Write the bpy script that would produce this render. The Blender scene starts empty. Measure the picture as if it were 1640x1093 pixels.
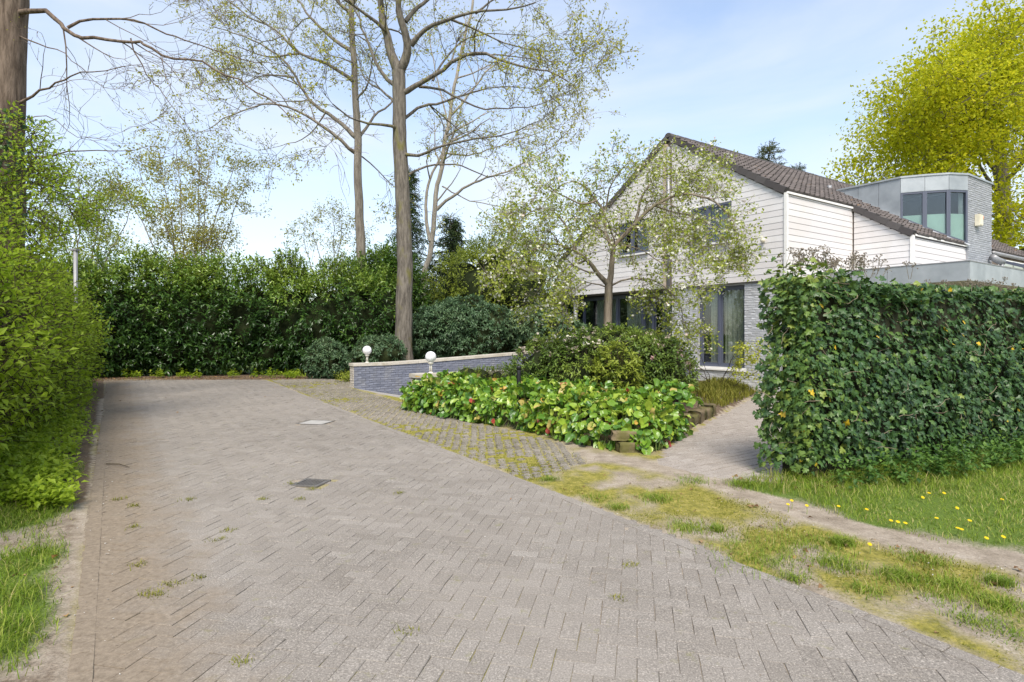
import bpy, math, random
import numpy as np
from mathutils import Matrix, Vector
rng = np.random.default_rng(7)
random.seed(7)
scene = bpy.context.scene
COL = scene.collection

# ------------------------------------------------------------------ camera, sky, sun, exposure
CAM_H, FOC, HOR, CX = 1.45, 950.0, 535.0, 820.0
cam_d = bpy.data.cameras.new('camera'); cam = bpy.data.objects.new('camera', cam_d); COL.objects.link(cam)
cam.location = (0, 0, CAM_H); cam.rotation_euler = (math.radians(90), 0, 0)
cam_d.sensor_width = 36; cam_d.lens = 36 * FOC / 1640; cam_d.shift_y = -11.5 / 1640
cam_d.clip_start = 0.05; cam_d.clip_end = 2000
scene.camera = cam
SUN_DIR = Vector((0.0, -0.62, 0.80)).normalized()
world = bpy.data.worlds.new('World'); scene.world = world; world.use_nodes = True
nt = world.node_tree; nt.nodes.clear()
def N(t, ty, **kw):
    n = t.nodes.new(ty)
    for k, v in kw.items(): setattr(n, k, v)
    return n
wo = N(nt, 'ShaderNodeOutputWorld'); bg = N(nt, 'ShaderNodeBackground')
sky = N(nt, 'ShaderNodeTexSky', sky_type='NISHITA', sun_disc=False)
sky.sun_elevation = math.asin(SUN_DIR.z); sky.sun_rotation = math.atan2(SUN_DIR.x, SUN_DIR.y)
sky.air_density = 1.0; sky.dust_density = 0.6; sky.ozone_density = 1.0
tc = N(nt, 'ShaderNodeTexCoord'); mp = N(nt, 'ShaderNodeMapping'); mp.inputs['Scale'].default_value = (1.0, 1.0, 3.2)
mp.inputs['Rotation'].default_value = (0.1, 0.25, 0.4)
no = N(nt, 'ShaderNodeTexNoise'); no.inputs['Scale'].default_value = 1.7; no.inputs['Detail'].default_value = 7; no.inputs['Roughness'].default_value = 0.52
no.inputs['Distortion'].default_value = 0.35
cr = N(nt, 'ShaderNodeValToRGB'); cr.color_ramp.elements[0].position = 0.38; cr.color_ramp.elements[0].color = (0.22, 0.22, 0.22, 1)
cr.color_ramp.elements[1].position = 0.72; cr.color_ramp.elements[1].color = (0.92, 0.92, 0.92, 1)
mx = N(nt, 'ShaderNodeMix', data_type='RGBA'); mx.inputs[7].default_value = (3.3, 3.5, 3.8, 1)
nt.links.new(tc.outputs['Generated'], mp.inputs['Vector']); nt.links.new(mp.outputs['Vector'], no.inputs['Vector'])
nt.links.new(no.outputs['Fac'], cr.inputs['Fac']); nt.links.new(cr.outputs['Color'], mx.inputs[0])
nt.links.new(sky.outputs['Color'], mx.inputs[6]); nt.links.new(mx.outputs[2], bg.inputs['Color'])
nt.links.new(bg.outputs['Background'], wo.inputs['Surface'])
bg.inputs['Strength'].default_value = 0.10
sun_d = bpy.data.lights.new('sun', 'SUN'); sun = bpy.data.objects.new('sun', sun_d); COL.objects.link(sun)
sun_d.energy = 1.9; sun_d.angle = math.radians(24); sun_d.color = (1.0, 0.93, 0.82)
sun.location = (0, 0, 30); sun.rotation_euler = (-SUN_DIR).to_track_quat('-Z', 'Y').to_euler()
vs = scene.view_settings; vs.view_transform = 'Standard'; vs.look = 'None'; vs.exposure = 1.52; vs.gamma = 1.0; vs.use_curve_mapping = False
scene.render.engine = 'CYCLES'
scene.cycles.max_bounces = 8; scene.cycles.transparent_max_bounces = 16; scene.cycles.use_denoising = True

# ------------------------------------------------------------------ helpers
def proj(p):
    p = np.asarray(p, float); y = np.maximum(p[..., 1], 0.01)
    return CX + FOC * p[..., 0] / y, HOR - FOC * (p[..., 2] - CAM_H) / y
def at(x, y, Y):                       # photograph direction + real distance -> place in the world
    return np.array(((x - CX) / FOC * Y, Y, CAM_H - (y - HOR) / FOC * Y))
def ground_at(x, y): Y = CAM_H * FOC / (y - HOR); return np.array(((x - CX) / FOC * Y, Y))
def nrm(v):
    v = np.asarray(v, float); return v / np.maximum(np.linalg.norm(v, axis=-1, keepdims=True), 1e-9)
def hash3(i, j, k, seed):
    h = (i * 374761393 + j * 668265263 + k * 2147483647 + seed * 974711) & 0xffffffff
    h = ((h ^ (h >> 13)) * 1274126177) & 0xffffffff
    return ((h ^ (h >> 16)) & 0xffff) / 65535.0
def vnoise(p, scale=1.0, seed=0):
    p = np.asarray(p, float) * scale
    if p.shape[-1] == 2: p = np.concatenate([p, np.zeros(p.shape[:-1] + (1,))], -1)
    i = np.floor(p).astype(np.int64); f = p - i; f = f * f * (3 - 2 * f); r = 0
    for a in (0, 1):
        for b in (0, 1):
            for c in (0, 1):
                w = (f[..., 0] if a else 1 - f[..., 0]) * (f[..., 1] if b else 1 - f[..., 1]) * (f[..., 2] if c else 1 - f[..., 2])
                r = r + w * hash3(i[..., 0] + a, i[..., 1] + b, i[..., 2] + c, seed)
    return r
def fbm(p, scale=1.0, seed=0, octs=3):
    return sum(vnoise(p, scale * 2 ** o, seed + o) * 0.5 ** o for o in range(octs)) / sum(0.5 ** o for o in range(octs))
def inpoly(P, poly):
    P = np.asarray(P, float); poly = np.asarray(poly, float); c = np.zeros(len(P), bool); j = len(poly) - 1
    for i in range(len(poly)):
        xi, yi = poly[i]; xj, yj = poly[j]
        c ^= ((yi > P[:, 1]) != (yj > P[:, 1])) & (P[:, 0] < (xj - xi) * (P[:, 1] - yi) / (yj - yi + 1e-12) + xi); j = i
    return c
def dist_poly(P, poly, closed=True):
    P = np.asarray(P, float); poly = np.asarray(poly, float); d = np.full(len(P), 1e9)
    for i in range(len(poly) - (0 if closed else 1)):
        a, b = poly[i], poly[(i + 1) % len(poly)]; ab = b - a
        t = np.clip(((P - a) @ ab) / (ab @ ab + 1e-12), 0, 1); d = np.minimum(d, np.linalg.norm(P - (a + t[:, None] * ab), axis=1))
    return d
WORLD = {}
def adopt(o, parent):
    if parent is not None:
        o.parent = parent; o.matrix_parent_inverse = WORLD.get(parent.name, Matrix()).inverted()
def mesh_from(name, V, faces, mat=None, smooth=False, tint=None, attrs=None):
    """faces: list of int arrays (n,k)"""
    me = bpy.data.meshes.new(name); V = np.asarray(V, np.float32)
    faces = [np.asarray(f, np.int32) for f in faces if len(f)]
    me.vertices.add(len(V)); me.vertices.foreach_set('co', V.ravel())
    li = np.concatenate([f.ravel() for f in faces]); lt = np.concatenate([np.full(len(f), f.shape[1], np.int32) for f in faces])
    ls = np.concatenate([[0], np.cumsum(lt)[:-1]]).astype(np.int32)
    me.loops.add(len(li)); me.loops.foreach_set('vertex_index', li)
    me.polygons.add(len(lt)); me.polygons.foreach_set('loop_start', ls)
    me.update(calc_edges=True); me.validate()
    me.polygons.foreach_set('use_smooth', np.full(len(me.polygons), bool(smooth)))
    if tint is not None: attrs = dict(attrs or {}, tint=tint)
    for k, v in (attrs or {}).items():
        a = me.attributes.new(k, 'FLOAT', 'POINT'); a.data.foreach_set('value', np.asarray(v, np.float32))
    if mat: me.materials.append(mat)
    return me
def obj(name, me, parent=None, **props):
    o = bpy.data.objects.new(name, me); COL.objects.link(o); adopt(o, parent); WORLD[o.name] = Matrix()
    for k, v in props.items(): o[k] = v
    return o
def thing(name, loc, label, category, group=None):
    o = bpy.data.objects.new(name, None); COL.objects.link(o); o.location = loc; o.empty_display_size = 0.1
    WORLD[o.name] = Matrix.Translation(loc); o['label'] = label; o['category'] = category
    if group: o['group'] = group
    return o
class Geo:
    def __init__(s): s.V = []; s.F = {}; s.T = []; s.n = 0
    def add(s, V, faces, tint=None):
        V = np.asarray(V, float)
        for f in faces: s.F.setdefault(len(f), []).append([i + s.n for i in f])
        s.V.append(V); s.T.append(np.full(len(V), rng.random() if tint is None else tint)); s.n += len(V); return s
    def arr(s, V, Fs, T):
        for f in Fs:
            if len(f): s.F.setdefault(f.shape[1], []).extend((f + s.n).tolist())
        s.V.append(V); s.T.append(T); s.n += len(V); return s
    def slab(s, poly, vec, tint=None):
        p = np.asarray(poly, float); k = len(p); V = np.concatenate([p, p + np.asarray(vec, float)])
        fs = [list(range(k))[::-1], list(range(k, 2 * k))] + [[i, (i + 1) % k, k + (i + 1) % k, k + i] for i in range(k)]
        return s.add(V, fs, tint)
    def box(s, a, b, tint=None):
        (x0, y0, z0), (x1, y1, z1) = a, b
        return s.slab([(x0, y0, z0), (x1, y0, z0), (x1, y1, z0), (x0, y1, z0)], (0, 0, z1 - z0), tint)
    def tube(s, pts, rad, sides=8, cap=True, tint=None):
        V, F = tube_arrays([np.asarray(pts, float)], [np.broadcast_to(np.asarray(rad, float), (len(pts),))], sides)
        n = len(pts); fs = [f for A in F for f in A.tolist()]
        if cap: fs += [list(range(sides))[::-1], list(range((n - 1) * sides, n * sides))]
        return s.add(V, fs, tint)
    def lathe(s, prof, c, sides=16, tint=None):
        c = np.asarray(c, float); a = np.arange(sides) * 2 * math.pi / sides
        V = np.concatenate([np.stack([c[0] + r * np.cos(a), c[1] + r * np.sin(a), np.full(sides, c[2] + z)], 1) for r, z in prof])
        fs = []
        for k in range(len(prof) - 1):
            fs += [[k * sides + i, k * sides + (i + 1) % sides, (k + 1) * sides + (i + 1) % sides, (k + 1) * sides + i] for i in range(sides)]
        fs += [list(range(sides))[::-1], list(range((len(prof) - 1) * sides, len(prof) * sides))]
        return s.add(V, fs, tint)
    def build(s, name, mat, parent=None, smooth=False, **props):
        me = mesh_from(name, np.concatenate(s.V), [np.array(f) for f in s.F.values()], mat, smooth, np.concatenate(s.T))
        return obj(name, me, parent, **props)
def tube_arrays(P, Rr, sides):
    """all polylines have equal point count"""
    P = np.asarray(P, float); Rr = np.asarray(Rr, float); B, n, _ = P.shape
    d = np.empty_like(P); d[:, 1:-1] = P[:, 2:] - P[:, :-2]; d[:, 0] = P[:, 1] - P[:, 0]; d[:, -1] = P[:, -1] - P[:, -2]; d = nrm(d)
    ref = np.where(np.abs(d[:, :1, 2:]) > 0.8, np.array([1.0, 0, 0]), np.array([0, 0, 1.0])); ref = np.broadcast_to(ref, d.shape)
    x = nrm(np.cross(ref, d)); y = np.cross(d, x); a = np.arange(sides) * 2 * math.pi / sides
    V = P[:, :, None, :] + Rr[:, :, None, None] * (x[:, :, None, :] * np.cos(a)[None, None, :, None] + y[:, :, None, :] * np.sin(a)[None, None, :, None])
    idx = np.arange(B * n * sides).reshape(B, n, sides); nx = np.roll(idx, -1, 2)
    F = np.stack([idx[:, :-1], nx[:, :-1], nx[:, 1:], idx[:, 1:]], -1).reshape(-1, 4)
    return V.reshape(-1, 3), [F]
def tubes_mesh(name, branches, mat, sides_of, parent=None, **props):
    g = {}
    for p, r in branches: g.setdefault((len(p), sides_of(r[0])), []).append((p, r))
    Vs, Fs, n = [], [], 0
    for (k, sd), L in g.items():
        V, F = tube_arrays([a for a, _ in L], [b for _, b in L], sd); Vs.append(V); Fs.append(F[0] + n); n += len(V)
    V = np.concatenate(Vs)
    return obj(name, mesh_from(name, V, Fs, mat, True), parent, **props)
# ---- scattering of small pieces
def frames(y, z):
    y = nrm(y); x = nrm(np.cross(y, z)); z = np.cross(x, y); return np.stack([x, y, z], -1)       # columns
def spread_mesh(tmpl, pos, R, S, tint, order=None):
    TV, TF = tmpl; TV = np.asarray(TV, float); S = np.asarray(S, float)
    if S.ndim == 1: S = np.repeat(S[:, None], 3, 1)
    V = np.einsum('nij,nkj->nki', R, TV[None] * S[:, None, :]) + pos[:, None, :]
    n, k = len(pos), len(TV); Fs = []
    by = {}
    for f in TF: by.setdefault(len(f), []).append(f)
    for kk, L in by.items(): Fs.append((np.array(L)[None] + (np.arange(n) * k)[:, None, None]).reshape(-1, kk))
    return V.reshape(-1, 3), Fs, np.repeat(tint, k)
def scatter(name, tmpls, pos, R, S, tint, mat, parent, part=None, n_parts=0, smooth=False, kind=True, rest=None):
    """one mesh (stuff) of pieces; the n_parts that show largest become objects of their own"""
    pos = np.asarray(pos, float); S = np.asarray(S, float); tint = np.asarray(tint, float)
    if not isinstance(tmpls, list): tmpls = [tmpls]
    ti = rng.integers(0, len(tmpls), len(pos)); sel = np.zeros(len(pos), bool)
    if n_parts:
        px, py = proj(pos); vis = (px > -20) & (px < 1660) & (py > -20) & (py < 1113) & (pos[:, 1] > 0.5)
        sz = np.where(vis, (S if S.ndim == 1 else S.max(1)) / np.linalg.norm(pos - np.array([0, 0, CAM_H]), axis=1), -1)
        o = np.argsort(-sz)[:n_parts]; sel[o[sz[o] > 0]] = True
        cache = {}
        for i in np.nonzero(sel)[0]:
            key = (ti[i], int(tint[i] * 9.99))
            if key not in cache:
                TV, TF = tmpls[ti[i]]; by = {}
                for f in TF: by.setdefault(len(f), []).append(f)
                cache[key] = mesh_from(part, TV, [np.array(v) for v in by.values()], mat, smooth, np.full(len(TV), (key[1] + 0.5) / 10))
            ob = bpy.data.objects.new(part, cache[key]); COL.objects.link(ob); adopt(ob, parent)
            s3 = np.repeat(S[i], 3) if S.ndim == 1 else S[i]
            M = np.eye(4); M[:3, :3] = R[i] * s3[None, :]; M[:3, 3] = pos[i]; ob.matrix_basis = Matrix(M.tolist())
    keep = ~sel
    if keep.any():
        Vs, Fs, Ts, n = [], [], [], 0
        for t in range(len(tmpls)):
            m = keep & (ti == t)
            if not m.any(): continue
            V, F, T = spread_mesh(tmpls[t], pos[m], R[m], S[m], tint[m]); Vs.append(V); Ts.append(T); Fs += [f + n for f in F]; n += len(V)
        o = obj(rest or name, mesh_from(name, np.concatenate(Vs), Fs, mat, smooth, np.concatenate(Ts)), parent)
        if kind and (n_parts or parent is None): o['kind'] = 'stuff'
        return o
# ---- materials
def lin(c): return tuple((x / 12.92 if x <= 0.04045 else ((x + 0.055) / 1.055) ** 2.4) for x in c)
def mat_new(name):
    m = bpy.data.materials.new(name); m.use_nodes = True; t = m.node_tree; t.nodes.clear()
    out = N(t, 'ShaderNodeOutputMaterial'); b = N(t, 'ShaderNodeBsdfPrincipled'); t.links.new(b.outputs[0], out.inputs[0]); return m, t, b, out
def ramp(t, src, stops, interp='LINEAR'):
    r = N(t, 'ShaderNodeValToRGB'); e = r.color_ramp.elements; r.color_ramp.interpolation = interp
    while len(e) < len(stops): e.new(0.5)
    for k, (p, c) in enumerate(stops): e[k].position = p; e[k].color = (*c, 1) if len(c) == 3 else c
    t.links.new(src, r.inputs[0]); return r.outputs[0]
def noise(t, scale, detail=3, rough=0.55, coord=None, stretch=None):
    n = N(t, 'ShaderNodeTexNoise'); n.inputs['Scale'].default_value = scale; n.inputs['Detail'].default_value = detail; n.inputs['Roughness'].default_value = rough
    c = coord or N(t, 'ShaderNodeNewGeometry').outputs['Position']
    if stretch is not None:
        m = N(t, 'ShaderNodeMapping'); m.inputs['Scale'].default_value = stretch; t.links.new(c, m.inputs['Vector']); c = m.outputs['Vector']
    t.links.new(c, n.inputs['Vector']); return n.outputs['Fac']
def mixc(t, fac, a, b, blend='MIX'):
    m = N(t, 'ShaderNodeMix', data_type='RGBA', blend_type=blend)
    for s, v in ((0, fac), (6, a), (7, b)):
        if isinstance(v, (int, float)): m.inputs[s].default_value = v
        elif isinstance(v, tuple): m.inputs[s].default_value = (*v, 1)
        else: t.links.new(v, m.inputs[s])
    return m.outputs[2]
def attr(t, name): a = N(t, 'ShaderNodeAttribute', attribute_name=name); return a.outputs['Fac']
def bump(t, b, h, strength=0.3, dist=0.01):
    n = N(t, 'ShaderNodeBump'); n.inputs['Strength'].default_value = strength; n.inputs['Distance'].default_value = dist
    t.links.new(h, n.inputs['Height']); t.links.new(n.outputs[0], b.inputs['Normal'])
def rough(b, r, spec=0.5): b.inputs['Roughness'].default_value = r; b.inputs['Specular IOR Level'].default_value = spec
def leaf_mat(name, stops, r=0.5, transl=0.35, spec=0.4, tcol=None):
    m, t, b, out = mat_new(name); c = ramp(t, attr(t, 'tint'), stops)
    n = noise(t, 9.0, 2); c2 = mixc(t, n, c, mixc(t, 0.55, c, (0.75, 0.85, 0.35), 'MULTIPLY')); t.links.new(c2, b.inputs['Base Color']); rough(b, r, spec)
    tr = N(t, 'ShaderNodeBsdfTranslucent'); sh = N(t, 'ShaderNodeMixShader'); sh.inputs[0].default_value = transl
    g = mixc(t, 0.6, c, tcol or (0.5, 0.6, 0.05), 'MIX') if tcol else c
    t.links.new(g, tr.inputs['Color']); t.links.new(b.outputs[0], sh.inputs[1]); t.links.new(tr.outputs[0], sh.inputs[2]); t.links.new(sh.outputs[0], out.inputs[0]); return m
def bark_mat(name, c1, c2, moss=None, mossw=0.5):
    m, t, b, out = mat_new(name); geo = N(t, 'ShaderNodeNewGeometry').outputs['Position']
    n1 = noise(t, 14, 5, 0.65, geo, (1, 1, 0.16)); n2 = noise(t, 3.0, 3, 0.5, geo, (1, 1, 0.5))
    c = ramp(t, n1, [(0.33, c1), (0.62, c2)])
    if moss: c = mixc(t, ramp(t, n2, [(mossw, (0, 0, 0)), (mossw + 0.15, (0.8, 0.8, 0.8))]), c, moss)
    t.links.new(c, b.inputs['Base Color']); rough(b, 0.9, 0.2); bump(t, b, n1, 0.9, 0.03); return m
def plain(name, c, r=0.6, spec=0.4, metal=0.0, var=0.12, sc=6.0, bumpy=0.0):
    m, t, b, out = mat_new(name); n = noise(t, sc, 4)
    c2 = ramp(t, n, [(0.3, tuple(x * (1 - var) for x in c)), (0.7, tuple(min(1, x * (1 + var)) for x in c))])
    t.links.new(c2, b.inputs['Base Color']); rough(b, r, spec); b.inputs['Metallic'].default_value = metal
    if bumpy: bump(t, b, noise(t, sc * 12, 3), bumpy, 0.004)
    return m
def tinted(name, stops, r=0.8, spec=0.3, grain=60.0, gamt=0.25, stain=None, bump_s=0.3, stain_sc=0.6, stain_lo=0.5):
    m, t, b, out = mat_new(name); c = ramp(t, attr(t, 'tint'), stops); n = noise(t, grain, 4, 0.7)
    c = mixc(t, gamt * 2, c, ramp(t, n, [(0.25, (0.35, 0.35, 0.35)), (0.5, (0.95, 0.95, 0.95)), (0.8, (1.0, 1.0, 1.0))]), 'MULTIPLY')
    if stain: c = mixc(t, ramp(t, noise(t, stain_sc, 5, 0.6), [(stain_lo, (0, 0, 0)), (stain_lo + 0.2, (0.75, 0.75, 0.75))]), c, stain)
    t.links.new(c, b.inputs['Base Color']); rough(b, r, spec)
    if bump_s: bump(t, b, n, bump_s, 0.004)
    return m
# ---- leaf and blade shapes (base at origin, tip along +y, face up +z)
def leaf_t(w=0.5, fold=0.12, droop=0.12):       # four triangles
    return ([(0, 0, 0), (-w / 2, 0.45, fold), (0, 0.5, 0.02), (w / 2, 0.45, fold), (0, 1, -droop)], [(0, 2, 1), (0, 3, 2), (1, 2, 4), (2, 3, 4)])
def leaf_s(w=0.55, fold=0.12): return ([(0, 0, 0), (w / 2, 0.5, fold), (0, 1, -0.05), (-w / 2, 0.5, fold)], [(0, 1, 2), (0, 2, 3)])
def leaf_l(w=0.42, fold=0.08, droop=0.18):      # long oval, eight triangles
    return ([(0, 0, 0), (-w * .42, .3, fold), (-w * .45, .68, fold * .6 - droop * .3), (0, 1, -droop), (w * .45, .68, fold * .6 - droop * .3), (w * .42, .3, fold), (0, .3, .02), (0, .68, -droop * .4)],
            [(0, 6, 1), (0, 5, 6), (1, 6, 7, 2), (6, 5, 4, 7), (2, 7, 3), (7, 4, 3)])
def leaf_ivy(k=0):
    o = [(0, 0.06), (-.30, -.04), (-.52, .18), (-.30, .42), (-.46, .66), (-.17, .68), (0, 1.0), (.17, .68), (.46, .66), (.30, .42), (.52, .18), (.30, -.04)]
    j = np.random.default_rng(k); V = [(0, .42, .07)] + [(x + j.normal(0, .025), y + j.normal(0, .025), -.05 * abs(x) - .10 * max(0, y - .5) + j.normal(0, .02)) for x, y in o]
    n = len(o); return (V, [(0, 1 + (i + 1) % n, 1 + i) for i in range(n)])
def leaf_round(k=0, nr=11):
    j = np.random.default_rng(100 + k); V = [(0, .5, -.06)]; ph = j.random() * 6
    for ring, rr in ((0, .28), (1, .52)):
        for i in range(nr):
            a = 2 * math.pi * i / nr; r = rr * (1 + .06 * j.normal()); x = r * math.sin(a) * 0.80; y = .5 - r * math.cos(a) * 1.05
            V.append((x, y, (.03 if ring == 0 else .10) + ((.09 * math.sin(4 * a + ph) + .04 * j.normal()) if ring else .02 * j.normal()) + .10 * abs(x) - .35 * max(0, y - .6)))
    F = [(0, 1 + (i + 1) % nr, 1 + i) for i in range(nr)] + [(1 + i, 1 + (i + 1) % nr, 1 + nr + (i + 1) % nr, 1 + nr + i) for i in range(nr)]
    return (V, [tuple(reversed(f)) if len(f) == 3 else f[::-1] for f in F])
BLADE = ([(-.5, 0, 0), (.5, 0, 0), (.42, .25, .6), (-.42, .25, .6), (0, 1.0, .95)], [(0, 1, 2, 3), (3, 2, 4)])
# ------------------------------------------------------------------ plan of the place
TH = math.radians(34.5)
s3 = np.array([math.cos(TH), math.sin(TH), 0.0]); g3 = np.array([-math.sin(TH), math.cos(TH), 0.0]); UP = np.array([0, 0, 1.0])
s2, g2 = s3[:2], g3[:2]
W1 = np.array([-4.21, 15.8])                                  # front corner of the long garden wall
def sg(a, b): return W1 + a * s2 + b * g2
def to_sg(P): d = np.asarray(P)[..., :2] - W1; return d @ s2, d @ g2
drive_left = lambda y: -0.20 - 0.674 * y
drive_right = lambda y: 3.75 - 0.615 * y
DRIVE = [(drive_left(-4), -4), (drive_right(-4), -4), (drive_right(18.6), 18.6), (-9.6, 19.3), (drive_left(19.0), 19.0)]
GRID = [ground_at(430, 609.5), ground_at(560, 660.5), ground_at(730, 725.5), ground_at(850, 773.5), (0.92, 6.75), (0.62, 8.0), (-0.80, 9.95), (-2.0, 11.45), sg(-.30, -4.4), sg(-.05, 0), (-4.7, 17.6), (-6.0, 19.2)]
PATH = [(1.62, 6.55), (1.86, 7.35), (3.7, 10.55), (6.1, 14.5), (6.9, 14.2), (9.5, 11.0), (7.5, 9.3), (4.2, 7.2), (2.62, 5.9), (2.05, 5.98)]
LAWN = [(1.95, 5.85), (2.17, 5.6), (2.47, 5.0), (2.68, 4.5), (2.92, 4.15), (3.42, 3.86), (6, 2.6), (11, 6.5), (8.5, 9), (2.9, 6.1)]
TRACK = [(0.9, 7.0), (1.5, 6.55), (2.0, 5.75), (2.35, 4.95), (2.72, 4.25), (3.3, 3.72), (5.5, 2.3)]
BED = [(-2.02, 11.45), (-0.84, 10.05), (0.28, 8.86), (0.98, 7.78), (1.47, 7.42), (1.72, 7.40), (2.55, 8.85), (3.68, 10.55), (6.0, 14.5), (4.9, 16.2), (0.6, 13.5)]
# ------------------------------------------------------------------ ground sheet
def lines(lo, hi, step, extra):
    far = [-600, -250, -120, -60, -30]
    L = [x for x in far if x < lo - 2] + list(np.arange(lo, hi + step, step)) + [-x for x in far[::-1] if -x > hi + 2] + extra
    return np.unique(np.round(L, 4))
A = lines(-11, 13, 0.13, [0.0]); B = lines(-20, 10, 0.13, [0.10, 0.09, -4.49, -4.50])
AA, BB = np.meshgrid(A, B, indexing='ij'); XY = np.stack([W1[0] + AA * s2[0] + BB * g2[0], W1[1] + AA * s2[1] + BB * g2[1]], -1).reshape(-1, 2)
a_, b_ = AA.ravel(), BB.ravel()
near = (np.abs(XY[:, 0]) < 40) & (np.abs(XY[:, 1]) < 45)
z = np.where(near, (fbm(XY, 0.8, 3) - 0.5) * 0.05, 0.0)
in_d, in_g, in_p = inpoly(XY, DRIVE), inpoly(XY, GRID), inpoly(XY, PATH)
pav = in_d | in_g | in_p
dd = np.minimum(np.minimum(dist_poly(XY, DRIVE), dist_poly(XY, GRID)), dist_poly(XY, PATH))
z = np.where(pav, (fbm(XY, .45, 77, 2) - .5) * .0192 - 0.0058 + (fbm(XY, 5.0, 13) - .5) * .005 + np.where(in_g, .004, 0), np.where(dd < 0.35, z * dd / 0.35 + 0.004, z))
bedin = inpoly(XY, BED); bd = dist_poly(XY, BED)
z = np.where(bedin, 0.30 * np.clip(bd / 0.45, 0, 1) * .85 + (fbm(XY, 2, 9) - .5) * .06, z)
ramp_in = (b_ > -4.495) & (b_ < 0.095) & (a_ > 0)
z = np.where(ramp_in, -0.20 * np.clip(a_, 0, 5.5), z)
fn = fbm(XY, 1.3, 21, 4); fn2 = fbm(XY, 3.5, 33, 3); fn3 = fbm(XY, 0.5, 5, 3)
dleft = XY[:, 0] - (drive_left(XY[:, 1])); dright = XY[:, 0] - drive_right(XY[:, 1])
lawn = inpoly(XY, LAWN); dl = dist_poly(XY, LAWN); dtr = dist_poly(XY, TRACK, False)
grass_w = np.where(lawn, np.clip(0.35 + dl * 2.0 + (fn2 - .5) * 1.6, 0, 1), 0)
leftv = (dleft < 0) & (XY[:, 1] < 7)
grass_w = np.where(leftv, np.clip((fn - .38) * 3.5 * np.clip(-dleft / 0.3, 0, 1), 0, 1), grass_w)
grass_w = np.where(np.hypot(XY[:, 0], XY[:, 1]) > 24, 0.85, grass_w)
moss_w = np.zeros(len(XY))
strip = (dright > 0) & ~lawn & ~in_g & ~in_p & ~bedin & (XY[:, 1] < 19)
moss_w = np.where(strip, np.clip((fn2 - .36) * 3 + .30, 0, 1) * np.clip(dtr / 0.24 - 0.45, 0, 1), moss_w)
moss_w = np.where(in_g, np.clip(.62 + (fn - .5) * 2.0, 0, 1), moss_w)
moss_w = np.where(in_d, np.clip((fn - .46) * 2.6 + np.clip(0.5 - dleft * .22, -.2, .35), 0, .8), moss_w)
litter_w = np.where(((dleft < -0.05) & (XY[:, 1] > 5.0)) | (XY[:, 1] > 18.7) & (dright < 2.5), 0.9, 0.0) + np.where(bedin, 0.7, 0) + np.where(leftv, np.clip(.5 - grass_w, 0, .5), 0)
litter_w = np.where((dleft < 0) & (dleft > -0.45), np.maximum(litter_w, .35), litter_w)
conc_w = ramp_in.astype(float)
na, nb = len(A), len(B); idx = np.arange(na * nb).reshape(na, nb)
Fq = np.stack([idx[:-1, :-1], idx[1:, :-1], idx[1:, 1:], idx[:-1, 1:]], -1).reshape(-1, 4)
m, t, b, out = mat_new('earth_and_moss')
dirt = ramp(t, noise(t, 5, 5, .65), [(.3, (.22, .18, .135)), (.55, (.35, .295, .235)), (.8, (.46, .40, .335))])
fine = noise(t, 70, 6, .8); med = noise(t, 12, 4, .6)
def thr(w, src, soft=.16):
    mm = N(t, 'ShaderNodeMath', operation='SUBTRACT'); t.links.new(w, mm.inputs[0]); t.links.new(src, mm.inputs[1])
    k = N(t, 'ShaderNodeMapRange'); k.inputs['From Min'].default_value = -soft; k.inputs['From Max'].default_value = soft; t.links.new(mm.outputs[0], k.inputs[0]); return k.outputs[0]
dirt = mixc(t, .75, dirt, ramp(t, fine, [(.3, (.45, .42, .38)), (.5, (1.0, 1.0, 1.0)), (.7, (1.45, 1.42, 1.38))]), 'MULTIPLY')
c = mixc(t, thr(attr(t, 'litter'), med), dirt, ramp(t, fine, [(.3, (.05, .036, .026)), (.5, (.13, .092, .062)), (.7, (.26, .20, .145))]))
c = mixc(t, thr(attr(t, 'moss'), fine, .34), c, mixc(t, .8, ramp(t, med, [(.3, (.16, .155, .032)), (.55, (.28, .25, .06)), (.75, (.36, .30, .11))]), ramp(t, noise(t, 38, 5, .8), [(.32, (.35, .38, .3)), (.5, (.95, .95, .95)), (.68, (1.5, 1.4, 1.2))]), 'MULTIPLY'))
c = mixc(t, thr(attr(t, 'grass'), fine, .2), c, ramp(t, fine, [(.3, (.05, .085, .015)), (.7, (.16, .23, .04))]))
c = mixc(t, attr(t, 'conc'), c, ramp(t, fine, [(.3, (.30, .28, .26)), (.7, (.40, .38, .36))]))
t.links.new(c, b.inputs['Base Color']); rough(b, .95, .15); bump(t, b, fine, .7, .018)
MAT_GROUND = m
obj('ground', mesh_from('ground', np.c_[XY, z], [Fq], m, True, None, dict(moss=moss_w, grass=grass_w, litter=np.clip(litter_w, 0, 1), conc=conc_w)), None, kind='structure')

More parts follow.
